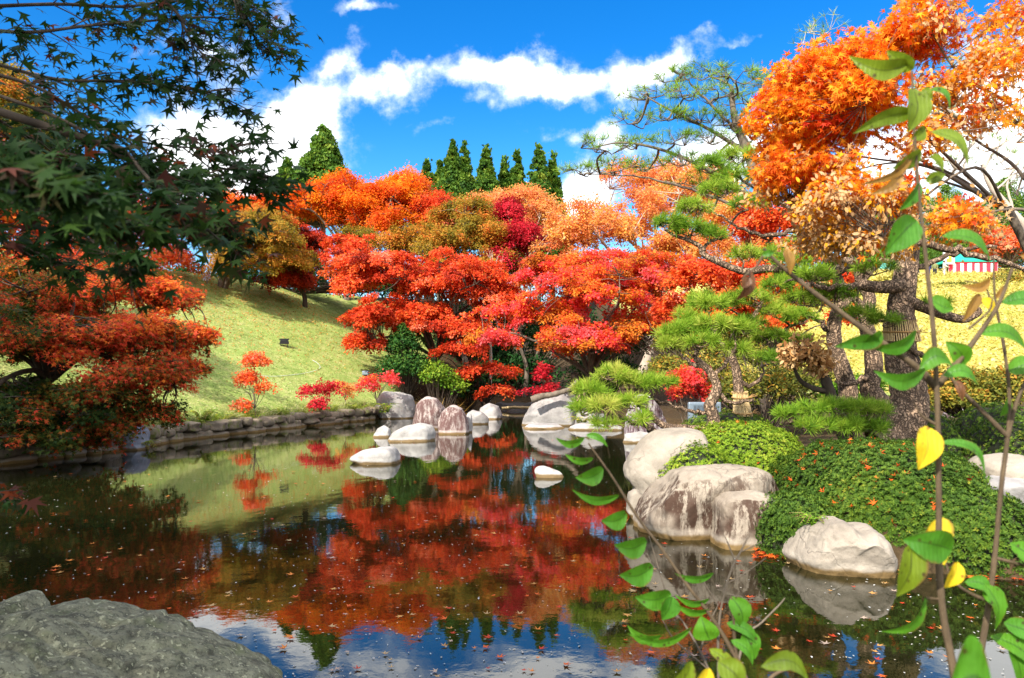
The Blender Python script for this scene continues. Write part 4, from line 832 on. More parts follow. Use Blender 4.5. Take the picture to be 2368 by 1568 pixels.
# tall thin pines behind
pine('tall feathery blue green pine spreading flat tiers against the sky', gpt(1780, 20),
     [([(1790, 900), (1800, 700), (1770, 500), (1740, 380), (1700, 280), (1690, 200)], 20, .28, .05), ([(1760, 470), (1650, 400), (1540, 350), (1440, 330), (1360, 345)], 20, .07, .012), ([(1735, 360), (1640, 300), (1540, 250), (1480, 215)], 20, .06, .012), ([(1720, 320), (1650, 250), (1600, 200), (1580, 170)], 20, .05, .012),
      ([(1770, 500), (1600, 440), (1480, 410), (1340, 400)], 20, .05, .010), ([(1700, 280), (1760, 220), (1800, 180)], 20, .05, .012), ([(1760, 450), (1830, 380), (1880, 330)], 20, .05, .012)],
     [(x_, y_, 20+rng.normal(0, .6), rng.uniform(.55, .85), .16, 26) for x_, y_ in [(1560, 175), (1640, 165), (1700, 175), (1500, 215), (1580, 215), (1660, 215), (1730, 230), (1460, 275), (1540, 265), (1620, 270), (1690, 275), (1400, 335), (1470, 330), (1560, 320), (1640, 320), (1720, 320), (1350, 395), (1420, 385), (1500, 380), (1580, 370), (1660, 370), (1740, 390), (1790, 190), (1860, 330), (1610, 420), (1700, 430)]],
     L_=.24, needles=17, tone=.36, group=None, bark='bark')
pine('thin crowned pine with bare twisting branches against bright cloud', gpt(2330, 14.5),
     [([(2420, 900), (2400, 700), (2390, 560), (2330, 480), (2290, 430), (2270, 380)], 14.5, .12, .035), ([(2330, 480), (2270, 450), (2230, 390), (2240, 330), (2220, 270)], 14.5, .03, .008), ([(2270, 400), (2300, 350), (2340, 320), (2400, 290)], 14.5, .026, .008), ([(2300, 440), (2350, 400), (2400, 380)], 14.5, .024, .008), ([(2250, 420), (2200, 380), (2160, 350)], 14.5, .035, .010), ([(2230, 360), (2270, 300), (2300, 250)], 14.5, .03, .010), ([(2340, 490), (2330, 420), (2370, 350)], 14.5, .03, .01)],
     [(x_, y_, 14.5+rng.normal(0, .4), .45, .2, 11) for x_, y_ in [(2210, 260), (2260, 250), (2310, 240), (2350, 310), (2390, 290), (2280, 330), (2330, 370), (2160, 340), (2200, 380), (2380, 390), (2240, 300), (2130, 260), (2160, 200), (2200, 160), (2090, 180), (1880, 90), (1900, 60), (2350, 430)]],
     L_=.16, needles=16, tone=.45, group=None, bark='palebark')

# ------------------------------------------------------------------ orange maple at the waterside and its neighbours
def otone(c): 
    p = HY-(c[2]-CH)/c[1]*F; return .12*sst(p, 380, 500)
maple('maple_tree', 'glowing orange maple leaning in over the pines with tan winged seeds', at(2560, 1000, 7.2),
      [blob(1900, 200, 140, 90, 6.8, .7), blob(1880, 290, 150, 110, 6.8, .8), blob(1960, 250, 120, 110, 6.6, .7), blob(1870, 420, 140, 70, 6.8, .7), blob(1960, 480, 150, 80, 6.6, .7), blob(2000, 560, 110, 50, 6.6, .5), blob(1830, 350, 80, 90, 7.0, .6), blob(2040, 130, 100, 60, 6.8, .6), blob(1900, 560, 90, 50, 6.8, .5)],
      23000, .066, 'orangetan', 'star', trunk_r=.06, nsp=520, spray=(.07, .17), tone=(.38, .15, .13), fork=.5, flat=.8, upn=.5, tonefn=otone, bark='bark', twigs=4, limb_r=.018, aim=at(2330, 480, 7.0), nlimb=6, kind2=lambda c: rng.random() < sst(HY-(c[2]-CH)/c[1]*F, 320, 560))
maple('maple_tree', 'sparser tan and orange maple bough across bright cloud', at(2700, 950, 6.6),
      [blob(2230, 200, 90, 70, 6.2, .5), blob(2170, 90, 100, 60, 6.4, .5), blob(2330, 60, 60, 60, 6.2, .5), blob(2260, 280, 70, 40, 6.2, .4), blob(2130, 330, 50, 60, 6.4, .4), blob(2300, 150, 70, 60, 6.2, .4), blob(2140, 20, 60, 25, 6.4, .4), blob(2200, 520, 90, 30, 6.2, .4)],
      6500, .06, 'orangetan', 'star', trunk_r=.09, nsp=130, spray=(.08, .2), tone=(.45, .2, .16), fork=.5, flat=.8, upn=.4, bark='bark', twigs=4, limb_r=.02, aim=at(2440, 520, 6.4), nlimb=4, kind2=lambda c: rng.random() < .35)
tb = Tubes()
root = empty('tan_leaved_tree', at(1955, 1028, 9.4), 'small dark trunk carrying one ball of dried tan leaves', 'tree')
tb.add(P_([(1962, 1035), (1950, 1000), (1935, 950), (1918, 905), (1905, 870)], 9.4), .10, .06, 9, .06); tb.add(P_([(1918, 905), (1880, 898), (1850, 880), (1835, 850)], 9.4), .04, .02, 7, .05); tb.add(P_([(1908, 880), (1890, 840), (1870, 810)], 9.4), .035, .012, 6)
L = Leaves()
for c, r in [blob(1862, 808, 58, 36, 9.2, .28), blob(1830, 820, 34, 30, 9.1, .2), blob(1895, 840, 36, 30, 9.2, .2)]:
    d = unit(rng.normal(size=(260, 3))); q = c+d*r*rng.uniform(.35, 1, (260, 1))
    L.add(q, rng.normal(size=(260, 3))-[0, 0, .6], rng.normal(size=(260, 3)), rng.uniform(.06, .10, 260), 'oval', rng.random(260))
    for e in q[::9]: tb.add(np.array([at(1885, 840, 9.3), (e+c)/2, e]), .008, .004, 3)
tb.build('trunk', M['darkbark'], root); L.build('crown', M['tan'], root)

# ------------------------------------------------------------------ straw bands on pine trunks
def straw_wrap(label, pts, Y, r0, r1, rope_at=(.2, .85)):
    p = P_(pts, Y); root = empty('straw_wrap', p[0], label, 'straw wrap', 'straw winter wraps on pine trunks')
    tb = Tubes(); n = len(p)
    for k in range(46):
        a = 2*np.pi*k/46; off_ = np.array([np.cos(a), np.sin(a), 0]); rr = np.linspace(r0, r1, n)[:, None]+rng.normal(0, .004)
        q = p+off_*rr+rng.normal(0, .002, (n, 3)); q = np.vstack([q, q[-1]+off_*.02+(q[-1]-q[-2])*rng.uniform(.1, .7)]); tb.add(q, rng.uniform(.007, .012), .005, 4)
    tb.build('straw', M['strawmat'], root)
    for t_ in rope_at:
        i = int(t_*(n-1)); c = p[i]; r_ = r0+(r1-r0)*t_+.014; th = np.linspace(0, 2*np.pi, 20)
        rb = Tubes(); rb.add(np.stack([c[0]+np.cos(th)*r_, c[1]+np.sin(th)*r_, c[2]+.012*np.sin(th)], 1), .011, None, 6)
        for _ in range(9):                                      # frayed ends of the knot
            rb.add(np.array([c+[r_, -.02, 0], c+[r_+rng.uniform(.04, .12), -.03+rng.normal(0, .03), rng.uniform(-.03, .08)]]), .006, .002, 4)
        rb.build('rope', M['ropemat'], root)
M['strawmat'] = plain_mat('straw', (.70, .50, .24), .8, 0, .3, 30); M['ropemat'] = plain_mat('straw_rope', (.42, .24, .09), .9, 0, .35, 60)
straw_wrap('straw cuff round the foot of the low pine above the cream boulder', [(1655, 1018), (1652, 1002), (1647, 990)], 8.75, .10, .085, (.3,))
straw_wrap('tall straw sleeve with two rope ties on the slim pine', [(1717, 962), (1714, 940), (1710, 908)], 10.75, .125, .095)
straw_wrap('straw band high round the furrowed old trunk', [(2085, 790), (2080, 745)], 9.15, .20, .17, (.5,))

# ------------------------------------------------------------------ ferns, grass tufts and reeds by the water
def tuft(name, label, c, n, L_, mat, spread=.6, cat='grass tuft', kind='slim', group=None, w=1):
    root = empty(name, c, label, cat, group); tb = Leaves()
    a = rng.uniform(0, 6.283, n); lean = rng.uniform(.1, spread, n)
    d0 = np.stack([np.cos(a)*lean, np.sin(a)*lean, np.ones(n)], 1); ln = L_*rng.uniform(.6, 1.1, n)
    p0 = np.asarray(c)+np.stack([rng.normal(0, L_*.22, n), rng.normal(0, L_*.15, n), np.zeros(n)], 1); p1 = p0+unit(d0)*ln[:, None]*.6; d1 = unit(d0*[1.8, 1.8, .35]); 
    nn = np.stack([-np.sin(a)*.2, np.cos(a)*.2, np.full(n, .1)], 1)+rng.normal(0, .4, (n, 3)); to = rng.random(n)
    tb.add(p0, p1-p0, nn, ln*.62, 'blade', to); tb.add(p1, d1, nn, ln*.5, 'blade2', to)
    tb.build('blades', M[mat], root)
LEAF['blade'] = np.array([(0, -.012, 0), (1, -.02, 0), (1, .02, 0), (0, .012, 0)]); LEAF['blade2'] = np.array([(0, -.024, 0), (1, 0, -.1), (0, .024, 0)])
for k, (x_, y_, Y) in enumerate([(1010, 925, 29), (1040, 935, 29.5), (1075, 930, 29.5), (1105, 925, 30), (990, 935, 28.5), (1060, 915, 30.5), (1165, 935, 33.5)]):
    tuft('dry_grass_tuft', 'arching straw coloured grass tuft behind the stained boulders', gpt(x_, Y), 170, .9, 'straw', .9, group='straw coloured grass tufts on the far bank')
tuft('reed_clump', 'thin upright brown reeds leaning at the stream mouth', gpt(1020, 27.6), 40, 1.5, 'straw', .25, 'reeds')
def fern(label, c, n, L_, mat='fern', group='ferns on the bank'):
    root = empty('fern', c, label, 'fern', group); L = Leaves(); tb = Tubes()
    for k in range(n):
        a = rng.uniform(0, 6.283); d = np.array([np.cos(a), np.sin(a), 0]); ln = L_*rng.uniform(.7, 1.1)
        p = spline([c, np.asarray(c)+d*ln*.4+[0, 0, ln*.5], np.asarray(c)+d*ln+[0, 0, ln*rng.uniform(.15, .5)]], 5); tb.add(p, .006, .002, 3)
        sd = np.cross(d, [0, 0, 1]); t0 = rng.random()
        for i in range(1, len(p)):
            for s_ in (-1, 1):
                L.add([p[i]], [sd*s_+d*.4], [[0, 0, 1.0]+rng.normal(0, .2, 3)], ln*.34*(1-.8*i/len(p)), 'slim', [np.clip(t0+rng.normal(0, .1), 0, 1)])
    tb.build('stalks', M['twig'], root); L.build('fronds', M[mat], root)
fsp = [(470, 975, 18.6, .5, 'feathery green fern at the low end of the bank wall'), (455, 990, 18.2, .4, 'smaller green fern under the feathery fern'), (680, 962, 22.6, .4, 'green fern beside the crimson sapling'), (890, 955, 26, .6, 'broad yellow green fern under the pink sapling'),
       (640, 965, 21.8, .35, 'little fern between two wall stones'), (330, 1040, 15.6, .35, 'green fern by the bluish bank rock'), (815, 950, 25, .4, 'pale fern at the wall end'), (520, 975, 19.6, .35, 'low fern below the orange red sapling')]
for k in range(26):
    s_ = 3.0+k*.46; bx, by = np.interp(s_, seg, bank[:, 0]), np.interp(s_, seg, bank[:, 1])
    tuft('dry_grass_tuft', 'dry grass tuft hanging over the stones of the bank wall', np.array([bx-.05+rng.normal(0, .05), by+rng.normal(0, .1), .30]), 130, .46, 'grass' if k % 3 else 'fern', 1.3, group='dry grass tufts along the bank wall')
for x_, y_, Y, L_, lb in fsp: fern(lb, at(x_, y_, Y), 16, L_)
fern('leafy green plant growing between the notched boulder and the azalea', at(1880, 1215, 6.0), 12, .17, 'moss', None)
fern('tuft of green blades beside the blocky grey rock', at(1345, 985, 21.8), 18, .5, 'fern', None)
bush('clipped_shrub', 'small bronze green seedling shrub on top of the broad tan boulder', [blob(1700, 1108, 46, 16, 7.3, .16)], 1500, .03, 'hedge', ncl=40, tone=(.5, .2, .15), base=at(1700, 1118, 7.3), clr=.3)

# ------------------------------------------------------------------ weir, log
M['bamboo'] = plain_mat('bamboo', (.55, .42, .20), .5, 0, .2, 6); M['wetstone'] = plain_mat('wet_stone', (.06, .055, .05), .3, 0, .5, 6, bump=.5)
tb = Tubes(); p = spline([at(1160, 944, 32.5), at(1190, 942, 32.4), at(1226, 943, 32.3)], 8); rr = np.where(np.arange(len(p)) % 4 == 0, .075, .06); tb.add(p, rr, None, 9)
tag(tb.build('bamboo_pole', M['bamboo'], loc=p[0]), 'pale bamboo pole laid across the stream above the weir', 'bamboo pole')
V, Fc = ico(4); w = np.sign(V)*np.abs(V)**.4*np.array([1.0, .35, .28])+np.array([.2, 33.6, .05]); w += .04*np.sin(w[:, [1, 2, 0]]*9)
tag(mk('stone_weir', w, Fc, M['wetstone'], loc=(.2, 33.6, -.2), smooth=True), 'dark wet stone step where the stream drops into the pond', 'weir')
tb = Tubes(); tb.add(P_([(1228, 925), (1250, 917), (1275, 913), (1300, 906), (1318, 898), (1336, 878)], 22.4), .11, .05, 9, .08)
tag(tb.build('fallen_log', M['bark'], loc=at(1275, 913, 22.4)), 'brown broken log lying over the blocky grey rock', 'log')
# ------------------------------------------------------------------ maple overhead, its boughs hanging in from the side
def near_maple():
    base = np.array([-5.2, 1.2, gz(-5.2, 1.2)])
    root = empty('maple_tree', base, 'overhanging maple with dark green leaves in shade, its drooping boughs close to the viewer', 'tree')
    tb = Tubes(); L = Leaves()
    tb.add(spline([base-[0, 0, .3], base+[.1, .2, 1.2], base+[.5, .5, 2.4], base+[.6, .8, 3.6]], 8), .24, .13, 12, .05)
    hub = base+[.5, .5, 2.4]; hub2 = base+[.6, .8, 3.6]
    # (photo path with distance, leaves per twig, twigs, droop, leaf size)
    B = [([(-120, 60, 2.6), (60, 75, 2.6), (200, 60, 2.7), (330, 50, 2.8), (480, 40, 2.9), (600, 60, 3.0), (645, 90, 3.0)], 20, 1.0, .075),
         ([(-120, 20, 2.9), (120, 10, 2.9), (300, 15, 3.0), (450, -10, 3.1), (560, 5, 3.2), (625, 40, 3.2)], 18, 1.0, .075),
         ([(480, -70, 2.7), (540, -10, 2.7), (575, 60, 2.7), (600, 110, 2.7)], 14, .9, .075),
         ([(300, -60, 2.5), (400, 20, 2.5), (440, 90, 2.5), (480, 140, 2.5)], 14, .9, .075),
         ([(-100, 120, 2.4), (110, 180, 2.4), (250, 188, 2.4), (370, 195, 2.5), (480, 212, 2.5), (590, 262, 2.6)], 19, 1.0, .075),
         ([(-90, 150, 2.1), (80, 200, 2.1), (200, 270, 2.1), (290, 320, 2.1), (420, 340, 2.2), (520, 345, 2.3), (560, 330, 2.3)], 20, .9, .075),
         ([(-90, 190, 1.9), (150, 280, 1.9), (290, 370, 1.9), (400, 410, 2.0), (510, 405, 2.1), (600, 412, 2.2), (635, 440, 2.2)], 30, .9, .075),
         ([(290, 350, 1.9), (360, 430, 1.8), (430, 480, 1.8), (500, 520, 1.8), (535, 560, 1.8)], 20, .9, .07),
         ([(-100, 300, 1.5), (60, 350, 1.5), (180, 390, 1.5), (300, 430, 1.5), (420, 490, 1.5), (460, 530, 1.5)], 24, .7, .07),
         ([(-100, 380, 1.2), (50, 430, 1.2), (160, 470, 1.2), (280, 510, 1.25), (380, 545, 1.3)], 16, .6, .065),
         ([(-90, 430, 1.5), (60, 480, 1.5), (180, 540, 1.5), (280, 590, 1.5), (330, 640, 1.5)], 10, .6, .07),
         ([(-90, 350, 1.0), (30, 400, 1.0), (140, 420, 1.0), (230, 460, 1.0)], 12, .45, .06),
         ([(-120, 520, 1.9), (20, 560, 1.9), (100, 590, 1.9), (150, 620, 1.9)], 9, .7, .07),
         ([(-100, 230, 2.6), (0, 280, 2.6), (90, 330, 2.6), (170, 370, 2.6)], 16, .9, .075), ([(-100, 330, 2.3), (20, 420, 2.3), (120, 470, 2.3), (240, 520, 2.3)], 18, .9, .075)]
    B.append(([(-80, 1150, 2.2), (-20, 1140, 2.2), (40, 1132, 2.2)], 3, .5, .075))
    for path, ntw, ln, ls in B:
        p = P_(path, 2); k = len(p); tb.add(p, .001+.0022*p[0, 1], .0007*p[0, 1], 6, .04)
        st = p[0]; h_ = hub2 if st[2] > 2.6 else hub
        tb.add(spline([h_, (h_*.6+st*.4)+[0, 0, .25], (h_*.25+st*.75)+[0, 0, .1], st], 6), .02, .010, 7)
        ax = unit(np.gradient(p, axis=0))
        for j in range(ntw):
            i = min(k-1, int(k*(.12+.88*(j+rng.random())/ntw*.86))); Y = p[i, 1]
            d = unit(ax[i]*.9+rng.normal(0, .35, 3)+np.array([.1, 0, -.12])); tl = ln*Y/2.5*rng.uniform(.08, .19)
            q = spline([p[i], p[i]+d*tl*.5, p[i]+d*tl-[0, 0, .10*tl]], 4); tb.add(q, .0028, .0014, 4)
            n = rng.integers(11, 17); tt = rng.random(n)**.7; pos = p[i]+d*tl*tt[:, None]+rng.normal(0, .020*Y, (n, 3))*[1, 1, .55]-np.array([0, 0, .10*tl])*tt[:, None]**2
            for a in pos[::3]: tb.add(np.array([p[i]+d*tl*.6, a]), .0010, .0007, 3)
            t0 = rng.normal(.46, .16)+(.28 if rng.random() < .12 else 0)
            L.add(pos, d*.8+rng.normal(0, .5, (n, 3))+[.2, 0, -.75], rng.normal(0, .5, (n, 3))+[0, -.35, .8], ls*.64*rng.uniform(.65, 1.3, n), 'star', np.clip(t0+rng.normal(0, .12, n), 0, 1))
    # the rest of the crown, above and behind
    cl = []
    for k in range(620):
        d = unit(rng.normal(size=3)); d[2] = abs(d[2])*.8-.15
        c = base+[-.1, -1.7, 4.3]+d*np.array([3.8, 4.4, 2.8])*rng.uniform(.45, 1)
        px = CX+F*c[0]/max(c[1], .05); py = HY-F*(c[2]-CH)/max(c[1], .05)
        mg = 1300/max(c[1], .3)
        if c[1] > -.6 and -mg < px < 2400+mg and -mg < py < 1600: continue
        cl.append(c)
    tb.add(spline([hub, base+[.1, -1.2, 3.2], base+[.2, -2.6, 3.6]], 6), .09, .05, 8)
    for c in cl:
        n = 60; th = rng.uniform(0, 6.283, n); rr = .62*np.sqrt(rng.random(n))
        pos = c+np.stack([rr*np.cos(th), rr*np.sin(th), rng.normal(0, .09, n)-.2*rr*rr], 1)
        h0 = hub2 if c[1] > 1.2 else base+[.2, -2.6, 3.6]
        tb.add(spline([h0, (h0+c)/2+rng.normal(0, .15, 3), c], 4), .022, .006, 4)
        L.add(pos, pos-c-[0, 0, .2], rng.normal(0, .4, (n, 3))+[0, 0, 1], .095, 'star', np.clip(rng.normal(.5, .2, n), 0, 1))
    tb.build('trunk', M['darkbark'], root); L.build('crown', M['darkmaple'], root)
near_maple()

# ------------------------------------------------------------------ saplings close to the viewer
def big_leaf_mat(name, c, rib, under, spots=None, trans=.4):
    m, t = newmat(name)
    a = t.n('ShaderNodeAttribute', attribute_name='tone').outputs['Fac']
    pos = t.n('ShaderNodeNewGeometry').outputs['Position']
    f = t.noise(pos, 60, 4)
    col = t.mix(t.smooth(f, .35, .7), c, tuple(min(1, x*1.35+.01) for x in c))
    rnd = t.n('ShaderNodeObjectInfo').outputs['Random']
    col = t.mix(t.m('MULTIPLY', rnd, .35), col, under); col = t.mix(t.m('MULTIPLY', t.smooth(t.noise(pos, 17, 4), .5, .75), .45), col, tuple(x*.45 for x in c))
    ed = t.m('MULTIPLY', t.smooth(a, .78, 1.0), t.smooth(t.noise(pos, 34, 3), .48, .62)); col = t.mix(ed, col, (.16, .09, .02))
    col = t.mix(t.smooth(a, .10, .0), col, rib)
    if spots:
        v_ = t.n('ShaderNodeTexVoronoi', i={'Vector': pos, 'Scale': 75.0}).outputs['Distance']
        k = t.m('MULTIPLY', t.smooth(v_, .26, .12), t.smooth(t.noise(pos, 26, 2), .44, .54)); col = t.mix(k, col, spots)
    wv = t.n('ShaderNodeTexWave', i={'Vector': pos, 'Scale': 55.0, 'Distortion': 3.0})
    b = t.n('ShaderNodeBump', i={'Strength': .25, 'Distance': .002, 'Height': t.m('ADD', wv.outputs['Fac'], f)})
    p = t.n('ShaderNodeBsdfPrincipled', i={'Base Color': col, 'Roughness': .48, 'Specular IOR Level': .35, 'Normal': b.outputs[0]})
    tr = t.n('ShaderNodeBsdfTranslucent', i={'Color': t.mix(.6, col, under)})
    finish(t, t.n('ShaderNodeMixShader', i={0: trans, 1: p.outputs[0], 2: tr.outputs[0]}).outputs[0]); return m
M['lg'] = big_leaf_mat('glossy_green_leaf', (.055, .20, .012), (.03, .09, .01), (.16, .36, .01), (.05, .03, .01))
M['ly'] = big_leaf_mat('spotted_yellow_leaf', (.78, .55, .02), (.55, .38, .03), (.9, .66, .02), (.28, .12, .02))
M['lo'] = big_leaf_mat('olive_leaf', (.14, .21, .012), (.06, .08, .01), (.26, .34, .01), (.06, .03, .01))
M['lb'] = big_leaf_mat('withered_brown_leaf', (.13, .055, .02), (.05, .02, .01), (.2, .07, .02), None, .2)
M['lr'] = big_leaf_mat('bronze_leaf', (.30, .16, .03), (.12, .05, .02), (.45, .22, .03), (.1, .03, .02))
M['stem'] = bark_mat('sapling_stem', (.045, .032, .02), (.15, .105, .06), 60, .3)
M['redstem'] = bark_mat('reddish_stem', (.16, .04, .03), (.34, .12, .06), 60, .3)
def big_leaf(parent, b, t_, w, Y, mat, bow=0.0, roll=0.0, label=None, dY=0.0):
    """one broad pointed leaf from photo point b to t_, w px broad, bowed and rolled about its rib"""
    p0, p1 = at(*b, Y), at(*t_, Y+dY); ax = p1-p0; ln = np.linalg.norm(ax); e = ax/ln
    view = np.array([0, -1.0, 0]); s_ = unit(np.cross(e, view)); nrm = np.cross(s_, e)
    c_, sn = math.cos(roll), math.sin(roll); s2 = s_*c_+nrm*sn; n2 = np.cross(s2, e)
    hw = w/2/F*Y; nu, nv_ = 14, 9; V, tone = [], []
    for i in range(nu):
        u_ = i/(nu-1); wd = hw*1.06*(math.sin(math.pi*min(1, u_**.72*.985+.008))**.85)*(1-.12*u_)
        mid = p0+ax*u_+s_*(bow/F*Y)*math.sin(math.pi*u_)+n2*(.10*ln*math.sin(math.pi*u_))-np.array([0, 0, .06*ln*u_*u_])
        for j in range(nv_):
            v_ = (j/(nv_-1))*2-1
            V.append(mid+s2*wd*v_*(1+.02*math.sin(40*u_))+n2*(-.30*wd*abs(v_)**1.3+.05*wd*math.sin(9*u_+2*v_))*-1.0); tone.append(abs(v_))
    ii = np.arange(nu*nv_).reshape(nu, nv_); f = np.stack([ii[:-1, :-1], ii[:-1, 1:], ii[1:, 1:], ii[1:, :-1]], -1).reshape(-1, 4)
    o = mk('leaf', np.array(V), f, mat, parent, tone=tone, smooth=True)
    if label: o['label'] = label
    return o
def sapling(label, stems, leaves, twigs=()):
    p = P_(stems[0][0], stems[0][1]); base = p[0]
    root = empty('sapling', base, label, 'sapling'); tb = Tubes()
    for pts, Y, r0, r1 in stems: tb.add(P_(pts, Y), r0, r1, 9, .05)
    for lf in leaves:
        b, t_, w, Y = lf[0], lf[1], lf[2], lf[3]
        a = at(*b, Y); 
    tb.build('stem', M['stem'], root)
    for lf in leaves:
        b, t_, w, Y, mt = lf[:5]; kw = lf[5] if len(lf) > 5 else {}
        big_leaf(root, b, t_, w, Y, M[mt], **kw)
Y1 = 1.05
sapling('upright sapling with a straight thin stem, broad green leaves and two big yellow ones',
  [([(2225, 1700), (2200, 1530), (2180, 1420), (2170, 1300), (2170, 1150), (2167, 950), (2160, 800), (2150, 690), (2136, 560), (2122, 430), (2112, 280), (2108, 165)], Y1, .0056, .0015),
   ([(2166, 900), (2120, 850), (2050, 800), (1960, 735), (1860, 660), (1800, 610), (1765, 575)], Y1+.02, .0055, .002), ([(2168, 890), (2220, 830), (2265, 770), (2310, 700), (2340, 620)], Y1+.03, .005, .002), ([(1765, 590), (1745, 620), (1718, 640)], Y1+.02, .0018, .0012),
   ([(2160, 980), (2130, 960), (2112, 930)], Y1, .002, .001), ([(2240, 760), (2285, 720), (2295, 690)], Y1+.02, .0018, .001), ([(2180, 1386), (2140, 1382)], Y1, .0015, .001), ([(2110, 300), (2140, 215)], Y1, .0012, .0008)],
  [((2100, 150), (1962, 122), 46, Y1, 'lo', {'bow': -26, 'roll': .3}), ((2112, 160), (2050, 112), 40, Y1, 'lo', {'roll': .8}), ((2112, 205), (2098, 300), 66, Y1, 'lo', {'bow': -8, 'roll': .2}), ((2110, 262), (1972, 300), 40, Y1, 'lo', {'bow': 14, 'roll': .5}),
   ((2148, 208), (2195, 252), 34, Y1+.03, 'lg', {'bow': -10, 'roll': .6}), ((2130, 208), (2155, 228), 24, Y1, 'lo'), ((2152, 305), (2238, 382), 40, Y1, 'lo', {'bow': -14, 'roll': .4}), ((2130, 352), (2062, 385), 42, Y1, 'lo', {'roll': .6}), ((2118, 330), (1985, 418), 22, Y1, 'lr', {'bow': -22, 'roll': .5}),
   ((2085, 395), (2012, 445), 24, Y1, 'lr', {'bow': -14}), ((2128, 425), (2078, 482), 36, Y1, 'lg', {'roll': .5}), ((2150, 360), (2180, 395), 34, Y1, 'lo', {'roll': .5}), ((2140, 420), (2185, 400), 28, Y1+.03, 'lo'), ((2140, 300), (2105, 320), 34, Y1, 'lo', {'roll': .4}),
   ((2120, 510), (2046, 582), 74, Y1, 'lg', {'bow': 8, 'roll': .15}), ((2178, 546), (2290, 602), 40, Y1, 'lg', {'bow': -16, 'roll': .5}), ((2152, 690), (2205, 712), 40, Y1+.03, 'lg', {'bow': 10, 'roll': .3}),
   ((2035, 792), (1930, 795), 40, Y1, 'lg', {'bow': 8, 'roll': .4}), ((2118, 765), (2010, 795), 40, Y1+.01, 'lg', {'bow': -16, 'roll': .5}), ((2140, 855), (2020, 850), 42, Y1-.03, 'lg', {'bow': -24, 'roll': .3}), ((2125, 856), (2205, 845), 46, Y1-.02, 'lg', {'bow': -26, 'roll': .3}), ((2180, 868), (2260, 885), 34, Y1, 'lg', {'bow': -16, 'roll': .4}),
   ((2230, 845), (2185, 785), 46, Y1+.03, 'lg', {'bow': 10, 'roll': .4}), ((2262, 770), (2375, 808), 40, Y1+.03, 'lg', {'bow': -16, 'roll': .4}), ((2315, 700), (2420, 720), 42, Y1+.03, 'lg', {'bow': -12, 'roll': .5}), ((2040, 770), (1985, 800), 44, Y1, 'lg', {'roll': .5}),
   ((2140, 985), (2122, 1080), 70, Y1-.02, 'ly', {'bow': -6, 'roll': .1, 'label': 'yellow leaf with brown spots'}), ((2172, 1022), (2275, 1110), 26, Y1, 'lg', {'bow': -30, 'roll': .5}),
   ((2172, 1195), (2182, 1300), 78, Y1+.02, 'ly', {'bow': 22, 'roll': .15, 'label': 'yellow leaf with brown spots'}), ((2215, 1300), (2182, 1355), 52, Y1+.01, 'ly', {'roll': .3, 'label': 'small yellow leaf'}),
   ((2200, 1272), (2088, 1240), 82, Y1-.05, 'lg', {'bow': 6, 'roll': .2}), ((2108, 1258), (2072, 1372), 78, Y1-.05, 'lo', {'bow': -4, 'roll': .2}), ((2140, 1380), (2035, 1452), 34, Y1, 'lg', {'bow': -22, 'roll': .4}),
   ((1815, 575), (1826, 632), 30, Y1, 'lr', {'roll': .3}), ((1762, 590), (1790, 582), 16, Y1, 'lg'), ((1735, 625), (1700, 690), 40, Y1, 'lb', {'bow': -6, 'roll': .7, 'label': 'withered brown leaf'}), ((1730, 640), (1715, 665), 26, Y1-.01, 'lb', {'label': 'withered brown leaf'})])
Y2 = 1.2
sapling('second sapling at the picture edge with forking reddish stems and drooping leaves',
  [([(2268, 1720), (2262, 1560), (2285, 1400), (2300, 1280), (2315, 1120), (2330, 1000), (2332, 900), (2320, 800), (2300, 690), (2297, 600)], Y2, .0054, .0014), ([(2328, 1010), (2350, 930), (2385, 850)], Y2, .004, .002), ([(2330, 1010), (2270, 950), (2210, 890), (2190, 850)], Y2, .004, .0018), ([(2285, 1390), (2240, 1370), (2200, 1340), (2185, 1300)], Y2, .003, .0015), ([(2300, 1290), (2420, 1320)], Y2, .003, .002), ([(2290, 700), (2275, 660), (2230, 650)], Y2, .0016, .001)],
  [((2335, 1255), (2400, 1350), 60, Y2, 'lg', {'bow': -14, 'roll': .3}), ((2230, 1345), (2290, 1380), 36, Y2, 'lg', {'bow': -14, 'roll': .4}), ((2270, 1370), (2330, 1400), 50, Y2, 'lg', {'roll': .4}), ((2275, 1350), (2300, 1450), 44, Y2-.05, 'lg', {'bow': -10, 'roll': .3}), ((2320, 1440), (2420, 1480), 50, Y2, 'lg', {'roll': .4}),
   ((2290, 1470), (2400, 1560), 46, Y2, 'lg', {'bow': -14, 'roll': .4}), ((2330, 1480), (2360, 1600), 50, Y2, 'lg', {'roll': .3}), ((2190, 1620), (2300, 1620), 190, Y2-.5, 'lg', {'bow': -60, 'roll': .2}), ((2330, 860), (2400, 830), 46, Y2, 'lg', {'roll': .4}), ((2330, 920), (2310, 960), 40, Y2, 'lg', {'roll': .5}), ((2300, 690), (2330, 650), 16, Y2, 'lr'),
   ((2290, 648), (2222, 655), 24, Y2, 'lr', {'bow': -14}), ((2265, 680), (2225, 740), 30, Y2, 'lr', {'bow': 6, 'roll': .3}), ((2270, 690), (2300, 720), 24, Y2, 'ly'), ((2210, 880), (2225, 925), 22, Y2, 'lb', {'label': 'withered brown leaf'}), ((2360, 590), (2420, 640), 30, Y2, 'lr', {'bow': -12})])
Y3 = 1.35
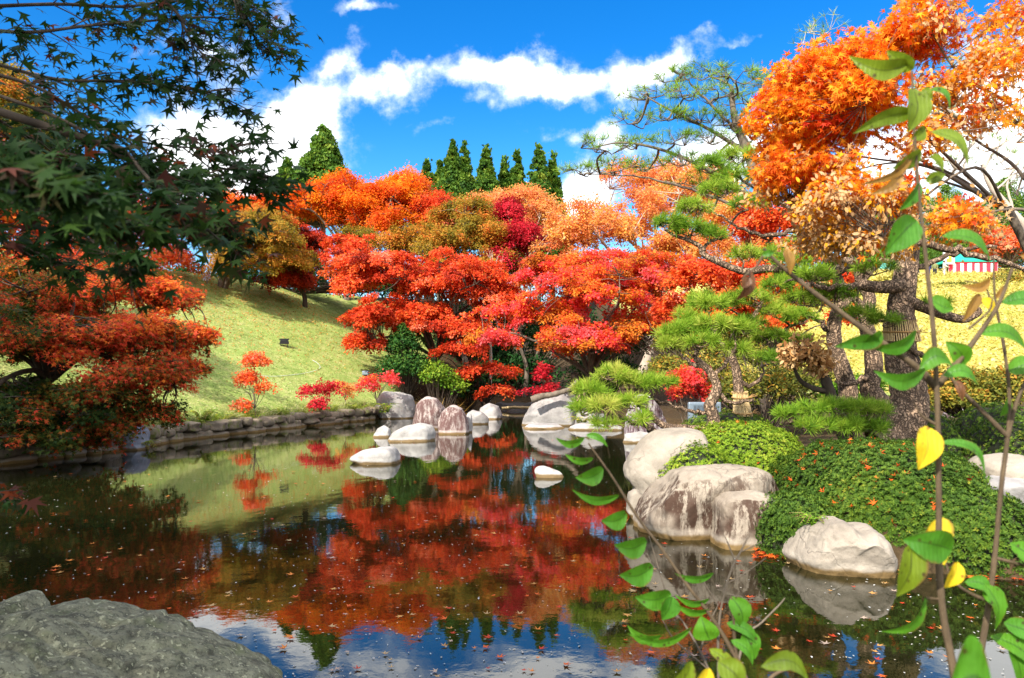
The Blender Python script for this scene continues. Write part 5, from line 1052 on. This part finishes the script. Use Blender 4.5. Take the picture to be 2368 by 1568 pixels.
sapling('leaning sapling reaching out over the water with green leaves along one stem',
  [([(1790, 1720), (1740, 1600), (1690, 1500), (1640, 1420), (1590, 1355), (1530, 1270), (1470, 1190), (1420, 1110), (1385, 1060), (1360, 1025)], Y3, .0045, .0014), ([(1720, 1600), (1700, 1500), (1695, 1420), (1690, 1380)], Y3, .004, .002), ([(1740, 1620), (1790, 1560), (1850, 1540)], Y3-.1, .004, .002)],
  [((1352, 1012), (1284, 1008), 22, Y3, 'lg', {'bow': -12, 'roll': .4}), ((1355, 1005), (1405, 1030), 16, Y3, 'lg', {'bow': -8}), ((1372, 1060), (1305, 1045), 20, Y3, 'lg', {'bow': -8, 'roll': .4}), ((1395, 1085), (1330, 1100), 42, Y3, 'lg', {'bow': -8, 'roll': .2}), ((1432, 1145), (1322, 1125), 24, Y3, 'lg', {'bow': -14, 'roll': .4}),
   ((1450, 1190), (1390, 1200), 46, Y3, 'lg', {'bow': -6, 'roll': .2}), ((1495, 1252), (1420, 1255), 52, Y3, 'lg', {'bow': -10, 'roll': .2}), ((1510, 1310), (1432, 1325), 56, Y3, 'lg', {'bow': -8, 'roll': .2}), ((1552, 1375), (1468, 1375), 52, Y3, 'lg', {'bow': -6, 'roll': .2}), ((1650, 1325), (1560, 1320), 24, Y3, 'lg', {'bow': -8, 'roll': .5}), ((1555, 1380), (1530, 1430), 52, Y3, 'lg', {'roll': .3}),
   ((1640, 1385), (1560, 1370), 22, Y3, 'lg', {'bow': -10, 'roll': .5}), ((1640, 1410), (1560, 1390), 24, Y3, 'lg', {'bow': -8, 'roll': .5}), ((1640, 1480), (1620, 1420), 60, Y3, 'lg', {'roll': .3}), ((1600, 1450), (1450, 1455), 26, Y3, 'lg', {'bow': -20, 'roll': .4}), ((1530, 1470), (1450, 1440), 30, Y3, 'lg', {'bow': -14, 'roll': .4}), ((1690, 1380), (1715, 1450), 50, Y3, 'lg', {'bow': -8, 'roll': .2}),
   ((1680, 1440), (1755, 1490), 28, Y3, 'lg', {'bow': -10, 'roll': .4}), ((1720, 1460), (1745, 1520), 50, Y3, 'lg', {'roll': .2}), ((1690, 1480), (1740, 1535), 26, Y3-.1, 'lg', {'bow': -10, 'roll': .4}), ((1640, 1500), (1700, 1570), 30, Y3-.2, 'lo', {'bow': -10, 'roll': .3}), ((1600, 1530), (1540, 1580), 50, Y3-.4, 'lo', {'bow': -10, 'roll': .3}), ((1760, 1540), (1870, 1570), 44, Y3-.4, 'lo', {'bow': -30, 'roll': .3}),
   ((1660, 1530), (1720, 1590), 60, Y3-.4, 'lo', {'bow': -6, 'roll': .3}), ((1640, 1545), (1600, 1600), 46, Y3-.4, 'ly', {'roll': .3})])
def twiggy(label, paths, Y):
    tb = Tubes(); b0 = None
    for pts, r0, r1 in paths:
        p = P_(pts, Y); b0 = p[0] if b0 is None else b0; tb.add(p, r0, r1, 5, .06)
    tag(tb.build('bare_twig', M['bark'], loc=b0), label, 'twig')
twiggy('pale leafless twig forking upward beside the leaning sapling', [([(1665, 1700), (1660, 1500), (1668, 1400), (1690, 1320), (1715, 1270), (1735, 1232)], .0035, .0014), ([(1700, 1300), (1680, 1250), (1672, 1235)], .0016, .001), ([(1715, 1275), (1755, 1255)], .0014, .0008), ([(1660, 1400), (1620, 1330), (1618, 1280)], .0018, .001), ([(1680, 1350), (1730, 1320), (1770, 1290)], .0014, .0008)], 1.5)
twiggy('long thin pale twig slanting right over the dark water'.replace('slanting right', 'slanting outward'), [([(1690, 1620), (1720, 1480), (1760, 1440), (1800, 1400), (1815, 1382)], .003, .0012)], 1.5)
twiggy('cluster of dry pale twigs between the stem and the water', [([(1680, 1640), (1620, 1510), (1580, 1440), (1550, 1400), (1500, 1240)], .003, .001), ([(1640, 1550), (1560, 1480), (1530, 1430)], .002, .001), ([(1620, 1500), (1640, 1440), (1665, 1390)], .0018, .001)], 1.5)

# ------------------------------------------------------------------ leaves on the water and on the azaleas
def loose_leaf_mesh(name, s, mat, tone, curl):
    V = LEAF['star'].copy(); V[:, 0] -= .35; r2 = V[:, 0]**2+V[:, 1]**2
    V = V*s; V[:, 2] = curl*s*(r2*1.2)+.004
    return mk(name, V, np.arange(len(V))[None], mat, tone=np.full(len(V), tone))
M['loose'] = leaf_mat('fallen_maple_leaf', [(0, (.45, .03, .015)), (.3, (.75, .14, .02)), (.6, (.70, .28, .05)), (.8, (.50, .32, .11)), (1, (.50, .37, .28))], .25, .45)
protos = [loose_leaf_mesh('floating_leaf', .05, M['loose'], tn, cu) for tn, cu in ((.05, .3), (.25, .15), (.5, .35), (.7, .2), (.85, .3), (1, .1))]
SPOTS = []
while len(SPOTS) < 300:
    py = 1000+568*rng.random(); px = rng.uniform(120, 2367); Y = water_Y(py); x = (px-CX)/F*Y
    if poly_sd(np.array([x]), np.array([Y]), POND)[0] > -.15: continue
    if rng.random() > (.35 if py < 1080 else 1): continue
    SPOTS.append((x, Y))
for k, (x, Y) in enumerate(SPOTS):
    p = protos[k % 6]; o = p if k < 6 else p.copy()
    if k >= 6: COL.objects.link(o)
    o.location = (x, Y, .004); o.rotation_euler = (rng.normal(0, .06), rng.normal(0, .06), rng.uniform(0, 6.28)); o.scale = [float(rng.uniform(.55, 1.15))*(1+.03*Y)]*3
    tag(o, 'loose maple leaf floating on the dark pond among many others', 'fallen leaf', 'maple leaves floating on the pond')
n = 2600; py = 985+583*rng.random(n); px = rng.uniform(0, 2367, n); Y = water_Y(py); x = (px-CX)/F*Y
k = poly_sd(x, Y, POND) < -.1; x, Y = x[k], Y[k]; cl = (np.sin(x*1.7+Y*.6)+np.sin(Y*1.1-x*.8)+rng.normal(0, 1.2, len(x))) > -.4; x, Y = x[cl], Y[cl]; n = len(x)
L = Leaves(); a = rng.uniform(0, 6.283, n)
L.add(np.stack([x, Y, np.full(n, .005)], 1), np.stack([np.cos(a), np.sin(a), a*0], 1), np.tile([0, 0, 1.0], (n, 1))+rng.normal(0, .05, (n, 3)), rng.uniform(.006, .017, n)*(1+.08*Y), 'oval', np.clip(rng.normal(.86, .14, n), 0, 1))
tag(L.build('floating_specks', leaf_mat('pale_petal_speck', [(0, (.40, .20, .06)), (.6, (.42, .34, .22)), (1, (.50, .50, .48))], .1)), kind='stuff')
for nm_, box in (('leaf_drift', (1745, 1880, 1276, 1292)), ('leaf_drift', (2240, 2367, 1318, 1345))):
    n = 170; x = []; 
    px = rng.uniform(box[0], box[1], n); py = rng.uniform(box[2], box[3], n); Y = water_Y(py); a = rng.uniform(0, 6.283, n); L = Leaves()
    L.add(np.stack([(px-CX)/F*Y, Y, rng.uniform(.006, .03, n)], 1), np.stack([np.cos(a), np.sin(a), a*0], 1), rng.normal(0, .3, (n, 3))+[0, 0, 1], rng.uniform(.04, .065, n), 'star', rng.uniform(0, .45, n))
    tag(L.build(nm_, M['loose']), kind='stuff')
fl = [loose_leaf_mesh('fallen_leaf', .05, M['loose'], tn, cu) for tn, cu in ((.1, .5), (.3, .6), (.45, .4), (.2, .3))]
cnt = 0
for SH, m_, lab in ((SH2, 170, 'curled orange leaf dropped on the large dark azalea mound'), (SH1, 36, 'curled orange leaf dropped on the sloping bright azalea mound')):
    j = 0
    while j < m_:
        d = unit(rng.normal(size=3)); 
        if d[2] < .05 or d[1] > .3: continue
        if lab.find('large') > 0 and rng.random() > sst(-d[0]+.5, -.3, .9)+.15: continue
        q = SH(d[None])[0]; p = fl[cnt % 4]; o = p if cnt < 4 else p.copy()
        if cnt >= 4: COL.objects.link(o)
        o.location = q+unit(d)*.022; o.rotation_euler = (rng.normal(0, .6), rng.normal(0, .6), rng.uniform(0, 6.28)); o.scale = [float(rng.uniform(.9, 1.5))]*3
        tag(o, lab, 'fallen leaf', 'orange leaves lying on the azalea mounds' if SH is SH2 else 'orange leaves lying on the sloping azalea'); cnt += 1; j += 1

# ------------------------------------------------------------------ floodlights, notice board
def boxm(c, s, rot=0, taper=1.0, tilt=0):
    V = np.array([(-1, -1, -1), (1, -1, -1), (1, 1, -1), (-1, 1, -1), (-1, -1, 1), (1, -1, 1), (1, 1, 1), (-1, 1, 1)], float)*np.array(s)/2
    V[4:, :2] *= taper; ct, st_ = math.cos(tilt), math.sin(tilt); V = np.stack([V[:, 0], V[:, 1]*ct-V[:, 2]*st_, V[:, 1]*st_+V[:, 2]*ct], 1)
    c0, s0 = math.cos(rot), math.sin(rot); V = np.stack([V[:, 0]*c0-V[:, 1]*s0, V[:, 0]*s0+V[:, 1]*c0, V[:, 2]], 1)+np.array(c)
    return V, np.array([(0, 3, 2, 1), (4, 5, 6, 7), (0, 1, 5, 4), (1, 2, 6, 5), (2, 3, 7, 6), (3, 0, 4, 7)])
def boxes(name, lst, mat, parent=None, bevel=.004, **kw):
    vs, fs, k = [], [], 0
    for b in lst:
        V, f = boxm(*b[0:2], **(b[2] if len(b) > 2 else {})); vs.append(V); fs.append(f+k); k += 8
    o = mk(name, np.concatenate(vs), np.concatenate(fs), mat, parent, **kw)
    if bevel:
        md = o.modifiers.new('bevel', 'BEVEL'); md.width = bevel; md.segments = 2
    return o
M['black'] = plain_mat('black_housing', (.012, .012, .015), .4); M['greymetal'] = plain_mat('grey_housing', (.20, .25, .30), .45, .2, .1); M['glass'] = plain_mat('lamp_glass', (.30, .36, .46), .12, 0, .1)
def floodlight(label, c, s, mat, rot):
    root = empty('floodlight', c, label, 'floodlight'); c = np.array(c)
    boxes('housing', [(c+[0, 0, s*.55], (s, s*.55, s*.42), dict(rot=rot, taper=.72, tilt=.25))], mat, root, .012)
    boxes('lens', [(c+[0, 0, s*.79], (s*.98, s*.54, s*.07), dict(rot=rot, tilt=.25))], M['glass'] if mat is not M['black'] else mat, root, .008)
    for sx in (-1, 1): boxes('bracket', [(c+[sx*s*.35*math.cos(rot), sx*s*.35*math.sin(rot), s*.16], (s*.06, s*.2, s*.44), dict(rot=rot))], mat, root, 0)
g1 = gpt(657, 27.6); g2 = gpt(845, 28.3)
def on_lawn(px, py):                                    # where the sight line meets the slope
    Ys = np.arange(14, 60, .05); z = CH-(py-HY)/F*Ys; g = ground((px-CX)/F*Ys, Ys); i = int(np.argmax(g > z)); return np.array([(px-CX)/F*Ys[i], Ys[i], g[i]])
floodlight('black floodlight standing in the middle of the lawn slope', on_lawn(657, 803), .36, M['black'], .2)
floodlight('small bluish grey floodlight at the foot of the lawn', on_lawn(845, 872), .27, M['greymetal'], -.3)
c = at(1628, 975, 11.6); root = empty('floodlight', c, 'large grey floodlight with cooling fins seen from behind the pine', 'floodlight')
w_, h_ = .50, .34; cc = c+np.array([0, 0, .13])
boxes('housing', [(cc, (w_, .09, h_))], M['greymetal'], root, .02)
boxes('cooling_fins', [(cc+[x_, -.058, .085], (.008, .04, .10)) for x_ in np.linspace(-.18, .18, 19)], M['greymetal'], root, 0)
boxes('rear_panel', [(cc+[0, -.06, -.06], (.34, .05, .18))]+[(cc+[0, -.087, z_], (.26, .008, .006)) for z_ in (-.02, -.045, -.07)], M['greymetal'], root, .006)
boxes('bracket', [(c+[-.19, .02, -.12], (.03, .05, .18)), (c+[.19, .02, -.12], (.03, .05, .18))], M['greymetal'], root, .004)
M['white'] = plain_mat('white_board', (.75, .75, .78), .5, 0, .05); M['ink'] = plain_mat('grey_blue_print', (.16, .18, .34), .6)
c = on_lawn(478, 657); root = empty('notice_board', c, 'small white notice board on the crest of the lawn', 'sign')
boxes('panel', [(c+[0, 0, .30], (.34, .03, .30))], M['white'], root, .004)
boxes('print', [(c+[x_, -.018, .30+z_], (.035, .004, .05)) for x_ in (-.11, -.05, .01, .07, .12) for z_ in (-.09, -.02, .05, .1)], M['ink'], root, 0)
boxes('post', [(c+[0, .03, .1], (.03, .03, .5))], M['greymetal'], root, 0)
tb = Tubes(); q = [on_lawn(px, py)+[0, 0, .03] for px, py in ((600, 872), (640, 872), (690, 868), (725, 860), (740, 852), (733, 842), (722, 835))]
tb.add(spline(q, 6), .006, None, 5); tag(tb.build('cable', M['white'], loc=q[0]), 'thin pale cable lying on the lawn slope', 'cable')
# hoop edging by the path under the trees
tb = Tubes()
for px in (705, 722, 740, 758):
    g = on_lawn(px, 668); th = np.linspace(0, np.pi, 10); tb.add(g+np.stack([.32*np.cos(th), 0*th, .34*np.sin(th)], 1), .018, None, 5)
tag(tb.build('hoop_fence', M['bamboo'], loc=on_lawn(730, 668)), 'low bamboo hoop fence in the shade beyond the lawn', 'fence')

# ------------------------------------------------------------------ far stall, banner and visitors
M['tealcloth'] = plain_mat('green_canvas', (.01, .36, .24), .7, 0, .15, 3); M['redcloth'] = plain_mat('red_cloth', (.72, .03, .06), .8, 0, .1); M['whitecloth'] = plain_mat('white_cloth', (.82, .80, .80), .8, 0, .05)
YT = 80.0
def hill_pt(px, Y=YT): x = (px-CX)/F*Y; return np.array([x, Y, gz(x, Y)])
c = hill_pt(2250); zb = at(2250, 640, YT)[2]; c[2] = zb
root = empty('stall_tent', c, 'festival tent with green roof and red and white striped curtain', 'tent')
WX, DY, HC = 5.2, 3.6, 1.65
def ring_pt(s):                                          # around the tent, front then side
    return (c[0]-WX/2+s, c[1]) if s <= WX else (c[0]+WX/2, c[1]+s-WX)
def curtain(name, bands, mat):
    V, f, k = [], [], 0
    for a, b, z0, z1 in bands:
        ss = np.linspace(a, b, 5)
        for s_ in ss:
            x_, y_ = ring_pt(s_); wv = .05*math.sin(s_*6); V += [(x_+wv*.3, y_-wv, c[2]+z0), (x_+wv*.3, y_-wv, c[2]+z1)]
        for i in range(4): f.append((k+2*i, k+2*i+2, k+2*i+3, k+2*i+1))
        k += 10
    o = mk(name, V, np.array(f), mat, root); md = o.modifiers.new('s', 'SOLIDIFY'); md.thickness = .02
bw = .40; nb = int((WX+DY)/bw)
curtain('red_stripes', [(i*bw, (i+1)*bw, 0, HC-.22) for i in range(0, nb, 2)]+[(0, WX, HC-.22, HC), (WX, WX+DY, HC-.22, HC)], M['redcloth'])
curtain('white_stripes', [(i*bw, (i+1)*bw, 0, HC-.22) for i in range(1, nb, 2)], M['whitecloth'])
ap = c+[.1, DY/2, HC+1.25]; cr = [c+[-WX/2-.1, -.12, HC], c+[WX/2+.1, -.12, HC+.05], c+[WX/2+.1, DY+.1, HC], c+[-WX/2-.1, DY+.1, HC]]
V = [*cr, ap+[-.8, 0, 0], ap+[.8, 0, 0], *[q-np.array([0, 0, .12]) for q in cr]]
o = mk('roof', V, [np.array([(0, 1, 5, 4), (2, 3, 4, 5), (6, 7, 1, 0), (7, 8, 2, 1), (8, 9, 3, 2), (9, 6, 0, 3)]), np.array([(1, 2, 5), (3, 0, 4)])], M['tealcloth'], root); md = o.modifiers.new('s', 'SOLIDIFY'); md.thickness = .03
for sx in (-1, 1):
    for sy in (0, 1): boxes('pole', [(c+[sx*WX/2*.985, sy*DY+(.08 if sy == 0 else -.08), HC/2], (.05, .05, HC))], M['white'], root, 0)
c2 = hill_pt(2063, 84); c2[2] = at(2063, 640, 84)[2]; root = empty('stall_tent', c2, 'pale green awning tent half hidden by the pine trunk', 'tent')
cr = [c2+[-2.2, 0, 1.0], c2+[2.2, 0, 1.0], c2+[2.2, 3, 1.0], c2+[-2.2, 3, 1.0]]; V = [*cr, c2+[-.5, 1.5, 1.9], c2+[.5, 1.5, 1.9], *[q-np.array([0, 0, .25]) for q in cr]]
o = mk('roof', V, [np.array([(0, 1, 5, 4), (2, 3, 4, 5), (6, 7, 1, 0), (7, 8, 2, 1), (8, 9, 3, 2), (9, 6, 0, 3)]), np.array([(1, 2, 5), (3, 0, 4)])], plain_mat('pale_green_canvas', (.10, .42, .34), .7), root)
for sx in (-1, 1): boxes('pole', [(c2+[sx*2.1, .1, .3], (.05, .05, 1.6))], M['white'], root, 0)
c3 = at(2194, 640, 79.5); root = empty('banner', c3, 'tall white banner with a yellow and dark picture beside the striped tent', 'banner')
boxes('pole', [(c3+[-.62, 0, 1.2], (.05, .05, 2.9))], M['white'], root, 0); boxes('cloth', [(c3+[0, 0, 2.0], (1.15, .02, 1.35))], M['whitecloth'], root, 0)
boxes('picture', [(c3+[0, -.016, 1.72], (.55, .006, .4)), (c3+[.1, -.016, 2.05], (.3, .006, .3), dict())], plain_mat('yellow_print', (.8, .5, .05), .6), root, 0); boxes('emblem', [(c3+[.22, -.018, 2.32], (.28, .006, .16))], plain_mat('dark_print', (.06, .1, .05), .6), root, 0)
def skinned(name, pts, edges, rad, mat, parent):
    me = bpy.data.meshes.new(name); ref = np.array(parent.location); me.from_pydata([tuple(np.array(p)) for p in pts], edges, [])
    o = bpy.data.objects.new(name, me); COL.objects.link(o); md = o.modifiers.new('skin', 'SKIN'); md.use_smooth_shade = True
    for v_, r_ in zip(me.skin_vertices[0].data, rad): v_.radius = (r_, r_) if np.isscalar(r_) else r_
    me.skin_vertices[0].data[0].use_root = True
    o.modifiers.new('sub', 'SUBSURF').levels = 1; o.modifiers['sub'].render_levels = 2
    bpy.context.view_layer.update(); dg = bpy.context.evaluated_depsgraph_get(); me2 = bpy.data.meshes.new_from_object(o.evaluated_get(dg)); o.modifiers.clear(); o.data = me2; me2.materials.clear(); me2.materials.append(mat); o.parent = parent; return o
M['skin'] = plain_mat('skin', (.55, .33, .22), .6, 0, .05)
def person(label, px, py, Y, coat, legs, hair, face=0.0, h=1.66, reach=0.0, Yb=None):
    c = at(px, py, Y); r = empty('person', c, label, 'person'); r.rotation_euler = (0, 0, face); k = h/1.66
    J = {'pel': (0, 0, .92), 'ch': (0, 0, 1.22), 'nk': (0, 0, 1.40), 'hd': (0, -.02, 1.52), 'top': (0, -.01, 1.63)}
    pts = [J['pel'], J['ch'], J['nk'], J['hd'], J['top']]; ed = [(0, 1), (1, 2), (2, 3), (3, 4)]; rad = [.13, .15, .055, .085, .06]
    for s_ in (-1, 1):
        b = len(pts); pts += [(s_*.19, 0, 1.34), (s_*.25, -.04-.1*reach, 1.08), (s_*.21, -.14-.25*reach, .88+.18*reach), (s_*.20, -.18-.3*reach, .80+.2*reach)]; ed += [(1, b), (b, b+1), (b+1, b+2), (b+2, b+3)]; rad += [.065, .048, .036, .04]
        b = len(pts); pts += [(s_*.095, 0, .84), (s_*.10, -.02, .47), (s_*.10, .02, .08), (s_*.11, -.12, .03)]; ed += [(0, b), (b, b+1), (b+1, b+2), (b+2, b+3)]; rad += [.09, .06, .045, .04]
    sc = lambda P: [tuple(np.array(p)*k) for p in P]
    skinned('body', sc(pts), ed, [x*k for x in rad], M['skin'], r)
    cp = [(0, 0, .80), (0, 0, 1.0), (0, 0, 1.22), (0, 0, 1.40)]; ce = [(0, 1), (1, 2), (2, 3)]; cr_ = [.19, .175, .18, .09]
    for s_ in (-1, 1):
        b = len(cp); cp += [(s_*.20, 0, 1.34), (s_*.255, -.04-.1*reach, 1.08), (s_*.215, -.14-.25*reach, .89+.18*reach)]; ce += [(2, b), (b, b+1), (b+1, b+2)]; cr_ += [.085, .068, .055]
    skinned('coat', sc(cp), ce, [x*k for x in cr_], coat, r)
    lp = [(0, 0, .90)]; le = []; lr = [.15]
    for s_ in (-1, 1):
        b = len(lp); lp += [(s_*.095, 0, .82), (s_*.10, -.02, .47), (s_*.10, .02, .09)]; le += [(0, b), (b, b+1), (b+1, b+2)]; lr += [.105, .078, .062]
    skinned('trousers', sc(lp), le, [x*k for x in lr], legs, r)
    skinned('hair', sc([(0, .02, 1.56), (0, .0, 1.63), (0, .06, 1.50)]), [(0, 1), (0, 2)], [.095*k, .075*k, .07*k], hair, r)
M['navy'] = plain_mat('navy_cloth', (.02, .03, .14), .8); M['olivecoat'] = plain_mat('olive_cloth', (.16, .17, .06), .8); M['creamcoat'] = plain_mat('cream_cloth', (.62, .54, .44), .8); M['dark'] = plain_mat('dark_cloth', (.02, .025, .03), .8); M['hair'] = plain_mat('dark_hair', (.015, .012, .01), .5); M['cap'] = plain_mat('pale_cap', (.5, .48, .45), .8)
person('person in a navy jacket standing with back turned near the tent', 2146, 642, 77.0, M['navy'], M['navy'], M['hair'], 3.0)
person('person in an olive coat and pale cap beside the navy jacket', 2161, 642, 77.5, M['olivecoat'], M['dark'], M['cap'], -.6)
person('person in cream clothes standing against the striped curtain', 2183, 642, 77.0, M['creamcoat'], M['creamcoat'], M['hair'], .9, 1.72, .8)
person('person in black seated low by the pale bench', 2120, 652, 77.0, M['dark'], M['dark'], M['cap'], .4, 1.5)
b0 = at(2122, 641, 76.4); root = empty('bench', b0, 'pale wooden bench on the crest in front of the visitors', 'bench')
boxes('seat', [(b0+[0, 0, .38], (1.7, .4, .07))], M['bamboo'], root, 0)
for sx in (-1, 1): boxes('leg', [(b0+[sx*.7, 0, .17], (.08, .34, .35))], M['bamboo'], root, 0)
b0 = at(2228, 640, 79.2); root = empty('bench', b0, 'long low bench at the foot of the striped curtain', 'bench')
boxes('seat', [(b0+[0, 0, .36], (2.6, .4, .08))], M['bamboo'], root, 0)
for sx in (-1, 1): boxes('leg', [(b0+[sx*1.1, 0, .16], (.08, .34, .33))], M['bamboo'], root, 0)
